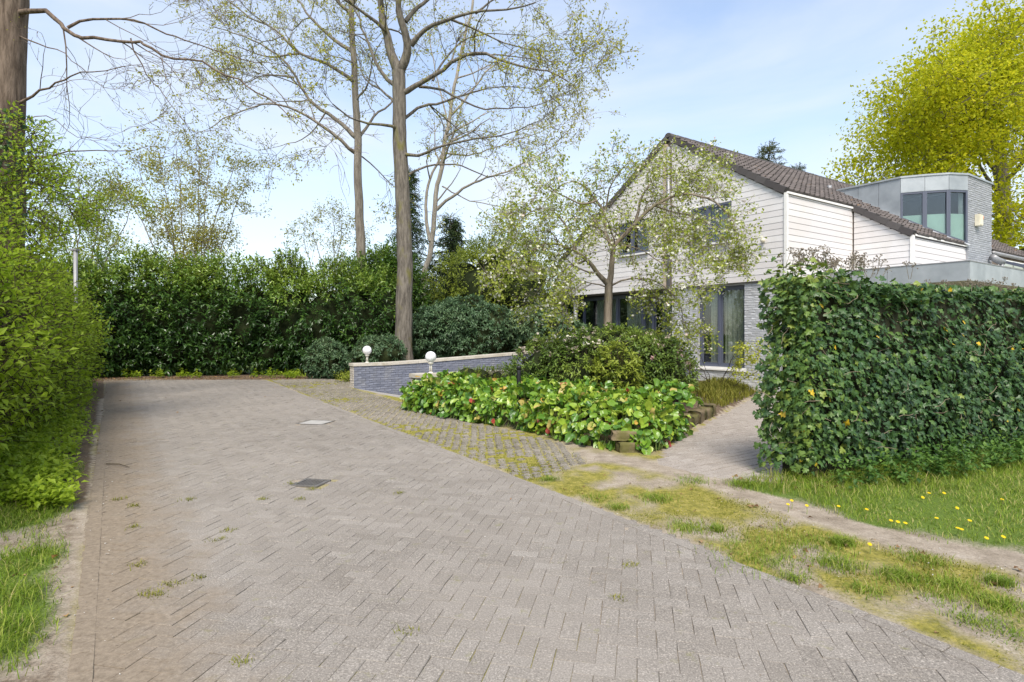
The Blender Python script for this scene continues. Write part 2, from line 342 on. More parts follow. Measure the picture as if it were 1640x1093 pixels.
# ------------------------------------------------------------------ paved surfaces
def brick_t(jit=0.0, k=0, ch=.05, chz=.12):
    j = np.random.default_rng(k); V = []
    for (zz, c) in ((0, 0), (1 - chz, 0), (1, 1)):
        for (x, y) in ((-.5, -.5), (.5, -.5), (.5, .5), (-.5, .5)):
            V.append((x * (1 - c * ch) + j.normal(0, jit), y * (1 - c * ch * 2) + j.normal(0, jit), zz + (j.normal(0, .02) if c else 0)))
    F = [(i, (i + 1) % 4, 4 + (i + 1) % 4, 4 + i) for i in range(4)] + [(4 + i, 4 + (i + 1) % 4, 8 + (i + 1) % 4, 8 + i) for i in range(4)] + [(8, 9, 10, 11)]
    return (V, F)
PAVERS = [brick_t(.008, k, .022, .07) for k in range(6)]
def rotz(a):
    a = np.asarray(a); c, s, o, i = np.cos(a), np.sin(a), np.zeros_like(a), np.ones_like(a)
    return np.stack([np.stack([c, -s, o], -1), np.stack([s, c, o], -1), np.stack([o, o, i], -1)], -2)
def tilt(R, amt):
    n = len(R); rx, ry = rng.normal(0, amt, n), rng.normal(0, amt, n); T = np.repeat(np.eye(3)[None], n, 0)
    T[:, 0, 2] = ry; T[:, 2, 0] = -ry; T[:, 1, 2] = -rx; T[:, 2, 1] = rx; return R @ T
def paver_mat(name, stops, mossc=(.17, .17, .035), edge_dirt=False):
    m, t, b, out = mat_new(name); c = ramp(t, attr(t, 'tint'), stops)
    sp = noise(t, 110, 3, .8); c = mixc(t, .9, c, ramp(t, sp, [(.28, (.22, .20, .18)), (.42, (.72, .72, .72)), (.58, (1.1, 1.1, 1.1)), (.70, (2.3, 2.3, 2.3))]), 'MULTIPLY')
    c = mixc(t, ramp(t, noise(t, .55, 5, .6), [(.42, (0, 0, 0)), (.75, (.55, .55, .55))]), c, (.31, .275, .24))
    c = mixc(t, ramp(t, noise(t, 1.6, 6, .7), [(.55, (0, 0, 0)), (.78, (.6, .6, .6))]), c, (.19, .165, .14))
    c = mixc(t, ramp(t, noise(t, 7, 5, .75), [(.60, (0, 0, 0)), (.74, (.55, .55, .55))]), c, mossc)
    if edge_dirt:                       # soil washed in from the verge along the left border
        vm = N(t, 'ShaderNodeVectorMath', operation='DOT_PRODUCT'); t.links.new(N(t, 'ShaderNodeNewGeometry').outputs['Position'], vm.inputs[0]); vm.inputs[1].default_value = (1, .674, 0)
        a1 = N(t, 'ShaderNodeMath', operation='MULTIPLY_ADD'); t.links.new(vm.outputs['Value'], a1.inputs[0]); a1.inputs[1].default_value = -.75; a1.inputs[2].default_value = .45
        a2 = N(t, 'ShaderNodeMath', operation='ADD'); t.links.new(a1.outputs[0], a2.inputs[0]); t.links.new(noise(t, 2.6, 6, .7), a2.inputs[1])
        c = mixc(t, ramp(t, a2.outputs[0], [(.42, (0, 0, 0)), (.85, (.85, .85, .85))]), c, ramp(t, noise(t, 30, 4, .7), [(.3, (.15, .115, .08)), (.7, (.28, .225, .165))]))
    t.links.new(c, b.inputs['Base Color']); rough(b, .92, .2); bump(t, b, sp, .5, .006); return m
M_PAVER = paver_mat('worn_concrete_pavers', [(0, (.196, .173, .148)), (.5, (.240, .215, .188)), (1, (.288, .261, .232))], (.17, .17, .035), True)
M_BORDER = M_PAVER
M_STUD = paver_mat('concrete_grid_studs', [(0, (.13, .115, .09)), (.5, (.20, .18, .15)), (1, (.27, .245, .205))], (.20, .185, .05))
M_PATHB = paver_mat('sandy_path_bricks', [(0, (.27, .235, .205)), (.5, (.325, .285, .25)), (1, (.385, .345, .31))], (.33, .30, .26))
dv = obj('driveway', mesh_from('driveway', [(x, y, -0.02) for x, y in DRIVE], [np.array([list(range(len(DRIVE)))])], MAT_GROUND, False, None, dict(moss=np.zeros(5), grass=np.zeros(5), litter=np.zeros(5), conc=np.zeros(5))), None, kind='structure')
u = 0.0905; ang = math.radians(90 - 11.9); ax, ay = np.array([math.cos(ang), math.sin(ang)]), np.array([-math.sin(ang), math.cos(ang)])
I, J = np.meshgrid(np.arange(-100, 285), np.arange(-170, 225), indexing='ij'); I, J = I.ravel(), J.ravel(); mod = (I - J) % 4
h = mod == 0; v = mod == 3
ctr = np.concatenate([np.stack([I[h] + 1.0, J[h] + .5], 1), np.stack([I[v] + .5, J[v] + 1.0], 1)]) * u
pan = np.concatenate([np.zeros(h.sum()), np.full(v.sum(), math.pi / 2)]) + ang
pw = ctr[:, :1] * ax + ctr[:, 1:] * ay
okk = inpoly(pw, DRIVE) & ((pw[:, 0] - drive_left(pw[:, 1])) * .83 > .01) & ((drive_right(pw[:, 1]) - pw[:, 0]) * .85 > .015) & (pw[:, 1] > -1.0) & (pw[:, 1] < 18.8)
pw, pan = pw[okk], pan[okk]
DR_C = np.array([ground_at(499, 774), ground_at(506, 677)])      # drain grate and inspection cover
for cpt, rr in zip(DR_C, (.15, .23)):
    k = np.abs(pw - cpt).max(1) > rr; pw, pan = pw[k], pan[k]
def course(fn, off, y0, y1, L=.184):
    p0, p1 = np.array([fn(y0), y0]), np.array([fn(y1), y1]); d = (p1 - p0) / np.linalg.norm(p1 - p0); nn = np.array([d[1], -d[0]])
    k = np.arange(int(np.linalg.norm(p1 - p0) / L)); P = p0 + d * ((k + .5) * L)[:, None] + nn * off; return P, np.full(len(P), math.atan2(d[1], d[0]))
for fn_, off in ((drive_left, .055), (drive_right, -.055)):
    P, an = course(fn_, off, -1.0, 18.6); pw = np.concatenate([pw, P]); pan = np.concatenate([pan, an])
n = len(pw); lift_ = np.r_[np.zeros(okk_n := n - sum(len(course(f_, o_, -1.0, 18.6)[0]) for f_, o_ in ((drive_left, .055), (drive_right, -.055)))), np.full(n - okk_n, .0035)]
def lay(parent, pw, pan, size, tmpls, mat, part, n_parts, sink=.012, zoff=0.0, tl=.005):
    n = len(pw); zz = zoff + (fbm(pw, .45, 77, 2) - .5) * sink * 1.6 + rng.normal(0, .0013, n) - size[2]
    S = np.tile(np.array(size), (n, 1)) * (1 + rng.normal(0, .006, (n, 3)))
    S[:, 2] = size[2]
    return scatter(part, tmpls, np.c_[pw, zz], tilt(rotz(pan + rng.normal(0, .012, n)), tl), S, np.clip(rng.normal(.5, .14, n), 0, .999), mat, parent, part, n_parts, rest=part + '_field')
lay(dv, pw, pan, (.1792, .0888, .05), PAVERS, M_PAVER, 'paver', 300, zoff=lift_)
gp = obj('grass_grid_paving', mesh_from('grass_grid_paving', [(x, y, -0.02) for x, y in GRID], [np.array([list(range(len(GRID)))])], MAT_GROUND, False, None, dict(moss=np.full(len(GRID), .8), grass=np.zeros(len(GRID)), litter=np.zeros(len(GRID)), conc=np.zeros(len(GRID)))), None, kind='structure')
STUDS = [brick_t(.03, 50 + k, .16, .35) for k in range(5)]
I, J = np.meshgrid(np.arange(-120, 120), np.arange(-160, 60), indexing='ij'); P = sg(0, 0) + (I.ravel() * .132 + (J.ravel() % 2) * .066)[:, None] * s2 + (J.ravel() * .108)[:, None] * g2
P = P[inpoly(P, GRID) & (dist_poly(P, GRID) > .04)]
P += rng.normal(0, .006, P.shape); keep = rng.random(len(P)) > np.clip((fbm(P, 1.3, 21, 4) - .58) * 3, 0, .75); P = P[keep]
lay(gp, P, np.full(len(P), TH) + rng.normal(0, .06, len(P)), (.086, .068, .05), STUDS, M_STUD, 'grid_stud', 300, zoff=.014, tl=.05)
pt = obj('path', mesh_from('path', [(x, y, -0.02) for x, y in PATH], [np.array([list(range(len(PATH)))])], MAT_GROUND, False, None, dict(moss=np.full(len(PATH), .1), grass=np.zeros(len(PATH)), litter=np.zeros(len(PATH)), conc=np.zeros(len(PATH)))), None, kind='structure')
I, J = np.meshgrid(np.arange(-20, 60), np.arange(-130, 40), indexing='ij'); P = np.array([3.0, 8.0]) + ((I.ravel() - 20) * .213 + (J.ravel() % 2) * .1065)[:, None] * s2 + (J.ravel() * .106)[:, None] * g2
P = P[inpoly(P, PATH)]; lay(pt, P, np.full(len(P), TH), (.206, .099, .05), PAVERS, M_PATHB, 'path_brick', 300, zoff=.002)

# drain grate and cover in the drive
M_IRON = plain('weathered_cast_iron', (.20, .185, .17), .6, .5, .6, .25, 30); M_DARK = plain('dark_void', (.012, .012, .012), .9, .1)
M_CONC = plain('pale_concrete', (.36, .345, .325), .9, .2, 0, .15, 9, .3)
def rbox(g, c, hx, hy, z0, z1, a=TH + math.pi / 2, ox=0, oy=0):
    ca, sa = math.cos(a), math.sin(a); q = []
    for x, y in ((-hx, -hy), (hx, -hy), (hx, hy), (-hx, hy)): x += ox; y += oy; q.append((c[0] + x * ca - y * sa, c[1] + x * sa + y * ca, z0))
    g.slab(q, (0, 0, z1 - z0), .5)
GA = math.radians(-12)
dg = thing('drain_grate', (*DR_C[0], 0), 'rusty slotted iron drain grate set into the driveway pavers', 'drain')
g = Geo(); rbox(g, DR_C[0], .12, .12, -.05, -.03, GA); g.build('drain_pit', M_DARK, dg)
g = Geo()
for hx, hy, ox, oy in ((.135, .014, 0, -.121), (.135, .014, 0, .121), (.014, .107, -.121, 0), (.014, .107, .121, 0)): rbox(g, DR_C[0], hx, hy, -.03, .008, GA, ox, oy)
g.build('grate_frame', M_IRON, dg)
for k in range(7): g = Geo(); rbox(g, DR_C[0], .0075, .106, -.028, .004, GA, -.090 + k * .030, 0); g.build('grate_bar', M_IRON, dg)
ic = thing('inspection_cover', (*DR_C[1], 0), 'pale square concrete inspection cover set flush in the driveway', 'manhole cover')
g = Geo(); rbox(g, DR_C[1], .20, .20, -.04, .004, GA); g.build('cover_slab', M_CONC, ic)
g = Geo()
for hx, hy, ox, oy in ((.225, .011, 0, -.213), (.225, .011, 0, .213), (.011, .20, -.213, 0), (.011, .20, .213, 0)): rbox(g, DR_C[1], hx, hy, -.04, .007, GA, ox, oy)
g.build('cover_frame', M_IRON, ic)

# ------------------------------------------------------------------ painted brickwork
def wallbrick_t(k):
    j = np.random.default_rng(k); V = []
    for (y, c) in ((1, 0), (.12, 0), (0, 1)):
        for (x, zz) in ((-.5, -.5), (.5, -.5), (.5, .5), (-.5, .5)): V.append((x * (1 - c * .04), y + (j.normal(0, .05) if c else 0), zz * (1 - c * .16) + (j.normal(0, .03) if c else 0)))
    F = [(i, (i + 1) % 4, 4 + (i + 1) % 4, 4 + i) for i in range(4)] + [(4 + i, 4 + (i + 1) % 4, 8 + (i + 1) % 4, 8 + i) for i in range(4)] + [(8, 9, 10, 11)]
    return (V, F)
WBR = [wallbrick_t(200 + k) for k in range(6)]
def brickwork(parent, origin, axis, outward, length, z0, z1, mat, n_parts, mask=None, proud=.010, depth=.06, half_ends=True):
    origin, axis, outward = map(lambda q: np.asarray(q, float), (origin, axis, outward)); pos = []; wid = []
    ch = .0625
    for k in range(int((z1 - z0) / ch + .5)):
        zc = z0 + (k + .5) * ch; x = -(k % 2) * .106
        while x < length - .02:
            a, bb = max(x, 0) + .004, min(x + .212, length) - .004
            if bb - a > .03:
                segs = [(a, bb)]
                if mask: segs = mask(a, bb, zc)
                for q0, q1 in segs:
                    if q1 - q0 > .03: pos.append(origin + axis * (q0 + q1) / 2 + UP * zc + outward * proud); wid.append(q1 - q0)
            x += .212
    pos = np.array(pos); n = len(pos); S = np.stack([np.array(wid), np.full(n, depth), np.full(n, .0545)], 1)
    R = np.tile(np.stack([axis, -outward, UP], -1), (n, 1, 1)); pos = pos + outward * rng.normal(0, .0016, (n, 1))
    scatter('brick', WBR, pos, R, S, np.clip(rng.normal(.5, .22, n), 0, .999), mat, parent, 'brick', n_parts, rest='brickwork')
M_BLUE = tinted('slate_blue_painted_brick', [(0, (.155, .168, .215)), (1, (.215, .228, .28))], .75, .3, 40, .15, (.26, .26, .27), .4, 2.0, .52)
M_BLUE_CORE = plain('slate_blue_mortar', (.15, .16, .20), .85, .2, 0, .15, 12)
M_GREYB = tinted('pale_grey_painted_brick', [(0, (.43, .435, .45)), (1, (.53, .535, .555))], .7, .3, 40, .12, (.38, .37, .36), .4, 1.5, .58)
M_GREY_CORE = plain('pale_grey_mortar', (.40, .405, .42), .85, .2, 0, .1, 12)
M_BEIGE = tinted('sunlit_beige_end_brick', [(0, (.46, .42, .37)), (1, (.58, .53, .47))], .85, .2, 40, .2, None, .3)  # beige end brick, colour lightened for the sun on the end face
M_COPE = tinted('sandy_concrete_coping', [(0, (.46, .42, .36)), (1, (.56, .52, .45))], .88, .2, 25, .22, (.33, .29, .21), .3, 3.0, .5)
def garden_wall(a0, b0, L, top, base, thick, facing, label, nb):
    root = thing('garden_wall', (*sg(a0, b0), 0), label, 'wall')
    o3 = np.array([*sg(a0, b0), 0.0]); inward = g3 * facing                    # facing=+1: body lies away from the camera
    aa = np.linspace(0, L, 14)
    poly = [o3 + s3 * x + UP * (top(x) - .03) for x in aa] + [o3 + s3 * x + UP * (base(x) - .15) for x in aa[::-1]]
    Geo().slab([p + g3 * .004 for p in poly], inward * (thick - .008), .5).build('wall_core', M_BLUE_CORE, root)
    def mask(p, q, zc): return [(p, q)] if (zc < top((p + q) / 2) - .05 and zc > base((p + q) / 2) - .08) else []
    brickwork(root, o3, s3, -g3 if facing > 0 else g3, L, -1.25, 1.1, M_BLUE, nb, mask)
    brickwork(root, o3 + (inward * thick if facing > 0 else 0), -g3, -s3, thick, 0, top(0) - .06, M_BEIGE, 60)
    x = -.03
    while x < L - .1:
        x1 = min(x + .95, L); q = [o3 + s3 * (x + .003) + UP * top(max(x, 0)), o3 + s3 * (x1 - .003) + UP * top(x1), o3 + s3 * (x1 - .003) + UP * (top(x1) - .075), o3 + s3 * (x + .003) + UP * (top(max(x, 0)) - .075)]
        Geo().slab([p - inward * .03 for p in q], inward * (thick + .06)).build('coping_stone', M_COPE, root); x = x1
    return root
top1 = lambda x: .66 + (0 if x < 1.2 else (x - 1.2) * .048)
garden_wall(0, 0, 8.3, top1, lambda x: -.2 * min(x, 5.5), .30, 1, 'long slate blue brick wall with rising concrete coping beside the sunken ramp', 260)
garden_wall(-.39, -4.7, 8.4, lambda x: .65, lambda x: -.2 * max(0, min(x - .39, 5.5)) if False else 0.0, .30, 1, 'low brick wall with concrete coping half hidden behind the leafy bed', 200)

# globe lamps on the walls
M_GLOBE, t, b, out = mat_new('opal_glass_globe'); b.inputs['Base Color'].default_value = (.80, .80, .82, 1); rough(b, .25, .5); b.inputs['Subsurface Weight'].default_value = .3; b.inputs['Subsurface Radius'].default_value = (.05, .05, .05)
M_CREAM = plain('cream_painted_metal', (.62, .59, .52), .45, .5, 0, .08)
def globe_lamp(xy, z, r, hgt, label):
    root = thing('globe_lamp', (*xy, z), label, 'lamp', 'globe lamps on the garden walls'); c = np.array([*xy, z])
    Geo().lathe([(.055, 0), (.055, .015), (.04, .022), (.03, .03)], c, 16).build('lamp_base', M_CREAM, root, True)
    for dx in (-.016, .016): Geo().tube([c + (dx, 0, .03), c + (dx, 0, hgt)], .013, 8).build('lamp_post', M_CREAM, root, True)
    Geo().lathe([(.03, hgt - .02), (.06, hgt), (.06, hgt + .02), (.04, hgt + .03)], c, 16).build('globe_holder', M_CREAM, root, True)
    th = np.linspace(-math.pi / 2 + .25, math.pi / 2 - .02, 14)
    Geo().lathe([(r * math.cos(q), hgt + .02 + r + r * math.sin(q)) for q in th], c, 24).build('lamp_globe', M_GLOBE, root, True)
globe_lamp(sg(.42, .15), .66, .122, .20, 'white globe lamp at the left end of the long blue wall')
globe_lamp(sg(-.02, -4.55), .65, .112, .20, 'white globe lamp on the low wall beside the leafy bed')
# ------------------------------------------------------------------ the house
C0 = np.array([6.70, 14.50, 0.0])
def H(t, u, z): return C0 + g3 * t + s3 * u + UP * z
SL = .634; RZ = 4.93                                    # roof height above the side wall; slope
roof_z = lambda t: RZ + SL * t
APEX_T, GW, LEN = 3.63, 8.63, 13.8
def gable_top(t): return roof_z(t) if t <= APEX_T else roof_z(APEX_T) - SL * (t - APEX_T)
house = thing('house', tuple(H(2, 2, 0)), 'white clapboard house with dark tiled gable roof and grey brick ground floor', 'house')
M_BOARD, t, b, out = mat_new('white_weatherboard')
c = ramp(t, attr(t, 'tint'), [(0, (.61, .575, .57)), (.5, (.65, .62, .615)), (1, (.685, .66, .655))])
gp_ = N(t, 'ShaderNodeNewGeometry').outputs['Position']
c = mixc(t, ramp(t, noise(t, 2.2, 6, .65, gp_, (1, 1, .45)), [(.48, (0, 0, 0)), (.75, (.55, .55, .55))]), c, (.57, .53, .50)); nn = noise(t, 30, 4, .6, gp_, (.15, .15, 1))
c = mixc(t, ramp(t, noise(t, .9, 4, .6), [(.50, (0, 0, 0)), (.72, (.4, .4, .4))]), c, (.60, .565, .52))
t.links.new(c, b.inputs['Base Color']); rough(b, .6, .3); bump(t, b, nn, .12, .003)
M_TRIM = plain('white_painted_trim', (.74, .72, .69), .55, .4, 0, .06)
M_BACK = plain('board_gap_shadow_wood', (.24, .20, .17), .9, .1)
M_ANTH, t, b, out = mat_new('blue_grey_window_frame'); b.inputs['Base Color'].default_value = (.088, .098, .135, 1); rough(b, .4, .5)
M_ZINC, t, b, out = mat_new('weathered_zinc'); c = ramp(t, noise(t, 2.5, 5, .6), [(.3, (.30, .325, .345)), (.7, (.43, .455, .475))]); t.links.new(c, b.inputs['Base Color']); rough(b, .5, .5); b.inputs['Metallic'].default_value = .35
M_WOOD = plain('weathered_timber_post', (.45, .37, .29), .8, .2, 0, .2, 9)
M_PIPE = plain('grey_zinc_pipe', (.27, .27, .28), .5, .5, .3, .15)
M_SOFF = plain('dark_soffit', (.16, .15, .14), .9, .1)
M_INT = plain('unlit_room_dark', (.03, .028, .026), .9, .1)  # near-black colour stands in for the unlit depth of the rooms
def glass_mat(name, tintc=(1, 1, 1), refl=1.0):
    m = bpy.data.materials.new(name); m.use_nodes = True; t = m.node_tree; t.nodes.clear(); out = N(t, 'ShaderNodeOutputMaterial')
    tr = N(t, 'ShaderNodeBsdfTransparent'); tr.inputs[0].default_value = (*tintc, 1); gl = N(t, 'ShaderNodeBsdfGlossy'); gl.inputs['Roughness'].default_value = .01
    fr = N(t, 'ShaderNodeLayerWeight'); fr.inputs['Blend'].default_value = .5; pw_ = N(t, 'ShaderNodeMath', operation='POWER'); t.links.new(fr.outputs['Facing'], pw_.inputs[0]); pw_.inputs[1].default_value = 4.0
    mu = N(t, 'ShaderNodeMath', operation='MULTIPLY_ADD'); mu.inputs[1].default_value = .85 * refl; mu.inputs[2].default_value = .085 * refl
    s = N(t, 'ShaderNodeMixShader'); t.links.new(pw_.outputs[0], mu.inputs[0]); t.links.new(mu.outputs[0], s.inputs[0]); t.links.new(tr.outputs[0], s.inputs[1]); t.links.new(gl.outputs[0], s.inputs[2]); t.links.new(s.outputs[0], out.inputs[0]); return m
M_GLASS = glass_mat('window_glass', (.82, .88, .86)); M_CURT = plain('beige_curtain', (.42, .38, .33), .9, .1, 0, .2, 20)
M_FROST = plain('pale_green_frosted_film', (.42, .52, .47), .7, .3, 0, .08, 3)
WIN_UP = [(1.54, 2.82, 3.93, 4.98), (4.40, 5.66, 3.95, 4.98)]
# --- boards: bottom edge a little prouder than the top
BZ0, BH = 2.80, .156
def board(pts, outward, name='board', proud=0.0):
    p = np.asarray(pts, float); zlo, zhi = p[:, 2].min(), p[:, 2].max(); f = (p[:, 2] - zlo) / max(zhi - zlo, .01)
    o = np.asarray(outward); back = p + o * proud; front = p + o * (proud + .018 - .006 * f)[:, None]
    k = len(p); V = np.concatenate([front, back]); fs = [list(range(k)), list(range(k, 2 * k))[::-1]] + [[i, k + i, k + (i + 1) % k, (i + 1) % k] for i in range(k)]
    Geo().add(V, fs).build(name, M_BOARD, house)
def clip_top(t0, t1, z0, z1, topf, brk):
    """polygon (t,z) of a board cut by the roof line"""
    ts = sorted(set([t0, t1] + [x for x in brk if t0 < x < t1])); up = [(q, min(z1, topf(q))) for q in ts]
    fine = []
    for q in np.linspace(t0, t1, 41): fine.append((q, min(z1, topf(q))))
    fine = [f for f in fine if f[1] > z0 + .004]
    if len(fine) < 2: return None
    # keep only corner points
    keep = [fine[0]]
    for k in range(1, len(fine) - 1):
        a, bq, cq = fine[k - 1], fine[k], fine[k + 1]
        if abs((bq[1] - a[1]) * (cq[0] - bq[0]) - (cq[1] - bq[1]) * (bq[0] - a[0])) > 1e-7: keep.append(bq)
    keep.append(fine[-1]); return [(fine[0][0], z0), (fine[-1][0], z0)] + keep[::-1]
for lo, hi, proud in ((0.035, 3.53, 0.0), (3.77, GW, .05)):
    for k in range(30):
        z0, z1 = BZ0 + k * BH, BZ0 + (k + 1) * BH - .005; segs = [(lo, hi)]
        for (a, bq, w0, w1) in WIN_UP:
            if z0 < w1 - .02 and z1 > w0 + .02: segs = [q for (x, y) in segs for q in ((x, min(y, a - .02)), (max(x, bq + .02), y)) if q[1] - q[0] > .03]
        for (x, y) in segs:
            pg = clip_top(x, y, z0, z1, lambda q: gable_top(q) - .02, [APEX_T])
            if pg: board([H(q, 0, zz) for q, zz in pg], -s3, proud=proud)
for k in range(14):
    z0, z1 = BZ0 + k * BH, min(BZ0 + (k + 1) * BH - .009, RZ - .06)
    if z1 - z0 > .03: board([H(0, .035, z0), H(0, 3.22, z0), H(0, 3.22, z1), H(0, .035, z1)], -g3)
    if z0 >= 2.9:
        pg = clip_top(-1.44, -.05, z0, z1, lambda q: roof_z(q) - .10, [])
        if pg: board([H(q, 3.247, zz) for q, zz in pg], -s3)
        z1b = min(z1, roof_z(-1.47) - .05)
        if z1b - z0 > .03: board([H(-1.47, 3.29, z0), H(-1.47, 7.86, z0), H(-1.47, 7.86, z1b), H(-1.47, 3.29, z1b)], -g3)
def hb(name, mat, t0, t1, u0, u1, z0, z1, parent=house, tint=.5):
    return Geo().slab([H(t0, u0, z0), H(t1, u0, z0), H(t1, u1, z0), H(t0, u1, z0)], (0, 0, z1 - z0), tint).build(name, mat, parent)
hb('corner_trim', M_TRIM, -.045, .03, -.045, .03, BZ0, RZ - .03); hb('corner_trim', M_TRIM, -1.515, -1.435, 3.205, 3.285, 2.98, roof_z(-1.47) - .03)
hb('corner_joint', M_BACK, -.02, .0, 3.222, 3.246, BZ0, RZ - .05)
hb('top_trim', M_TRIM, -.06, -.035, -.03, 3.24, RZ - .055, RZ - .005); hb('top_trim', M_TRIM, -1.53, -1.505, 3.3, 7.86, roof_z(-1.47) - .05, roof_z(-1.47))
# backing wall behind the boards
q = [H(.0, .002, BZ0), H(GW, .002, BZ0), H(GW, .002, gable_top(GW) - .1), H(APEX_T, .002, gable_top(APEX_T) - .1), H(.0, .002, RZ - .1)]
holes = Geo()
def strips(lo, hi, u0, th, z0, z1): holes.slab([H(lo, u0, z0), H(hi, u0, z0), H(hi, u0, z1(hi)), H(lo, u0, z1(lo))], s3 * th)
zt = lambda x: gable_top(x) - .1
for lo, hi in ((0, 1.52), (2.84, APEX_T), (APEX_T, 4.38), (5.68, GW)): strips(lo, hi, .003, .12, BZ0 + .01, zt)
for lo, hi in ((1.52, 2.84), (4.38, 5.68)):
    strips(lo, hi, .003, .12, BZ0 + .01, lambda x: 3.9)
    strips(lo, hi, .003, .12, 5.0, zt)
holes.build('gable_wall', M_BACK, house)
hb('side_wall', M_BACK, .004, .12, .13, 3.24, BZ0, RZ - .12)
Geo().slab([H(-1.46, 3.27, 2.7), H(.0, 3.27, 2.7), H(.0, 3.27, RZ - .14), H(-1.46, 3.27, roof_z(-1.46) - .14)], s3 * .1).build('side_wall', M_BACK, house)
hb('side_wall', M_BACK, -1.465, -1.36, 3.38, LEN, .0, roof_z(-1.47) - .12)
hb('soffit', M_SOFF, .05, GW - .02, .0, 1.6, BZ0 - .02, BZ0 + .008)
hb('back_wall', M_GREY_CORE, GW - .12, GW, .2, LEN, BZ0 - .1, gable_top(GW) - .1); hb('end_wall', M_GREY_CORE, -1.3, GW, LEN - .2, LEN - .05, 0, roof_z(-1.3) - .15)
Geo().slab([H(-1.3, LEN - .12, 3.8), H(GW, LEN - .12, 3.8), H(GW, LEN - .12, gable_top(GW) - .12), H(APEX_T, LEN - .12, gable_top(APEX_T) - .12), H(-1.3, LEN - .12, roof_z(-1.3) - .12)], s3 * .05).build('end_wall', M_BOARD, house)
hb('upper_dark_sheet', M_INT, 1.0, 6.3, .6, .7, BZ0 + .05, 5.3); hb('ground_dark_sheet', M_INT, .1, GW - .2, 1.2, 1.3, -1.2, BZ0 - .05)  # dark sheets behind the panes, painted as room shade
# timber post and downpipe at the apex
hb('gable_post', M_WOOD, 3.655, 3.765, -.13, -.002, BZ0 - .02, gable_top(3.72) - .14)
Geo().tube([H(3.585, -.10, 6.92), H(3.585, -.10, BZ0 - .05)], .055, 10).build('downpipe', M_PIPE, house, True)
# --- ground floor brickwork with the tall window
BU = .06
def wmask(a, bq, zc):                                   # axis runs along +g from the corner
    if .5 < zc < 2.74: return [(x, y) for x, y in ((a, min(bq, 1.18)), (max(a, 2.68), bq)) if y - x > .03]
    return [(a, bq)]
brickwork(house, H(.02, BU, 0), g3, -s3, 3.56, 0, 2.75, M_GREYB, 300, lambda a, bq, zc: [(x - .02, y - .02) for x, y in wmask(a + .02, bq + .02, zc)])
g = Geo()
for t0, t1, z0, z1 in ((.02, 1.18, -.1, 2.79), (2.68, 3.58, -.1, 2.79), (1.18, 2.68, -.1, .5), (1.18, 2.68, 2.74, 2.79)): g.slab([H(t0, BU + .003, z0), H(t1, BU + .003, z0), H(t1, BU + .003, z1), H(t0, BU + .003, z1)], s3 * .22, .5)
g.build('brick_wall', M_GREY_CORE, house)
hb('brick_return', M_GREY_CORE, .03, .2, BU + .23, 3.2, -.1, BZ0 - .01)
def window(t0, t1, u, z0, z1, muls, fw=.06, sill=True, curtain=None, depth=.08, cu=.22, seed=0, gap=None):
    g = Geo()
    for a, bq, c, d in ((t0, t0 + fw, z0, z1), (t1 - fw, t1, z0, z1), (t0 + fw, t1 - fw, z0, z0 + fw), (t0 + fw, t1 - fw, z1 - fw, z1)):
        g.slab([H(a, u, c), H(bq, u, c), H(bq, u, d), H(a, u, d)], s3 * depth, .5)
    w = g.build('window', M_ANTH, house); ed = [t0 + fw] + [m for m in muls] + [t1 - fw]
    for mq in muls: hb('mullion', M_ANTH, mq - fw * .6, mq + fw * .6, u - .01, u + depth - .005, z0 + fw, z1 - fw, w)
    for k in range(len(ed) - 1):
        a = ed[k] + (fw * .6 if k else 0); bq = ed[k + 1] - (fw * .6 if k < len(ed) - 2 else 0)
        g = Geo()                                         # inner sash
        sw = .045
        for x0, x1, c, d in ((a, a + sw, z0 + fw, z1 - fw), (bq - sw, bq, z0 + fw, z1 - fw), (a + sw, bq - sw, z0 + fw, z0 + fw + sw), (a + sw, bq - sw, z1 - fw - sw, z1 - fw)):
            g.slab([H(x0, u + .022, c), H(x1, u + .022, c), H(x1, u + .022, d), H(x0, u + .022, d)], s3 * .04, .5)
        g.build('sash', M_ANTH, w)
        hb('pane', M_GLASS, a + sw, bq - sw, u + .04, u + .05, z0 + fw + sw, z1 - fw - sw, w)
    if sill: hb('sill', M_TRIM, t0 - .03, t1 + .03, u - .13, u + .02, z0 - .05, z0 - .003, w)
    if curtain:
        j = np.random.default_rng(seed)
        for a, bq in curtain:
            n = int((bq - a) / .014) + 2; x = np.linspace(a, bq, n); ph = np.cumsum(j.normal(.62, .16, n)); off = .035 * np.sin(ph) + .012 * np.sin(ph * .37)
            V = [H(x[i], u + cu + off[i], zz) for zz in (z0 + .02, z1 - .02) for i in range(n)]
            obj('curtain', mesh_from('curtain', V, [np.array([(i, i + 1, n + i + 1, n + i) for i in range(n - 1)])], M_CURT, True), w)
    return w
window(1.185, 2.675, BU + .10, .55, 2.735, [2.02], curtain=[(1.2, 1.98), (2.1, 2.45)], seed=1)
hb('window_sill', M_TRIM, 1.15, 2.71, BU - .05, BU + .1, .46, .505)
for k, (a, bq, z0, z1) in enumerate(WIN_UP):
    window(a, bq, -.015, z0, z1, [(a + bq) / 2 + .1], .055, curtain=[(a + .02, a + .45)] if k == 0 else None, seed=5 + k, cu=.2)
window(3.66, 8.1, .55, -.25, BZ0 - .06, [4.75, 5.2, 6.35, 6.8], .07, False, curtain=[(3.7, 4.6), (5.0, 6.1), (6.6, 7.6)], seed=9, depth=.1)
Geo().tube([H(8.0, .12, -.4), H(8.0, .12, BZ0)], .07, 12).build('porch_column', M_PIPE, house, True)
hb('base_wall', M_GREY_CORE, 3.6, 8.4, .5, .75, -1.3, -.26)
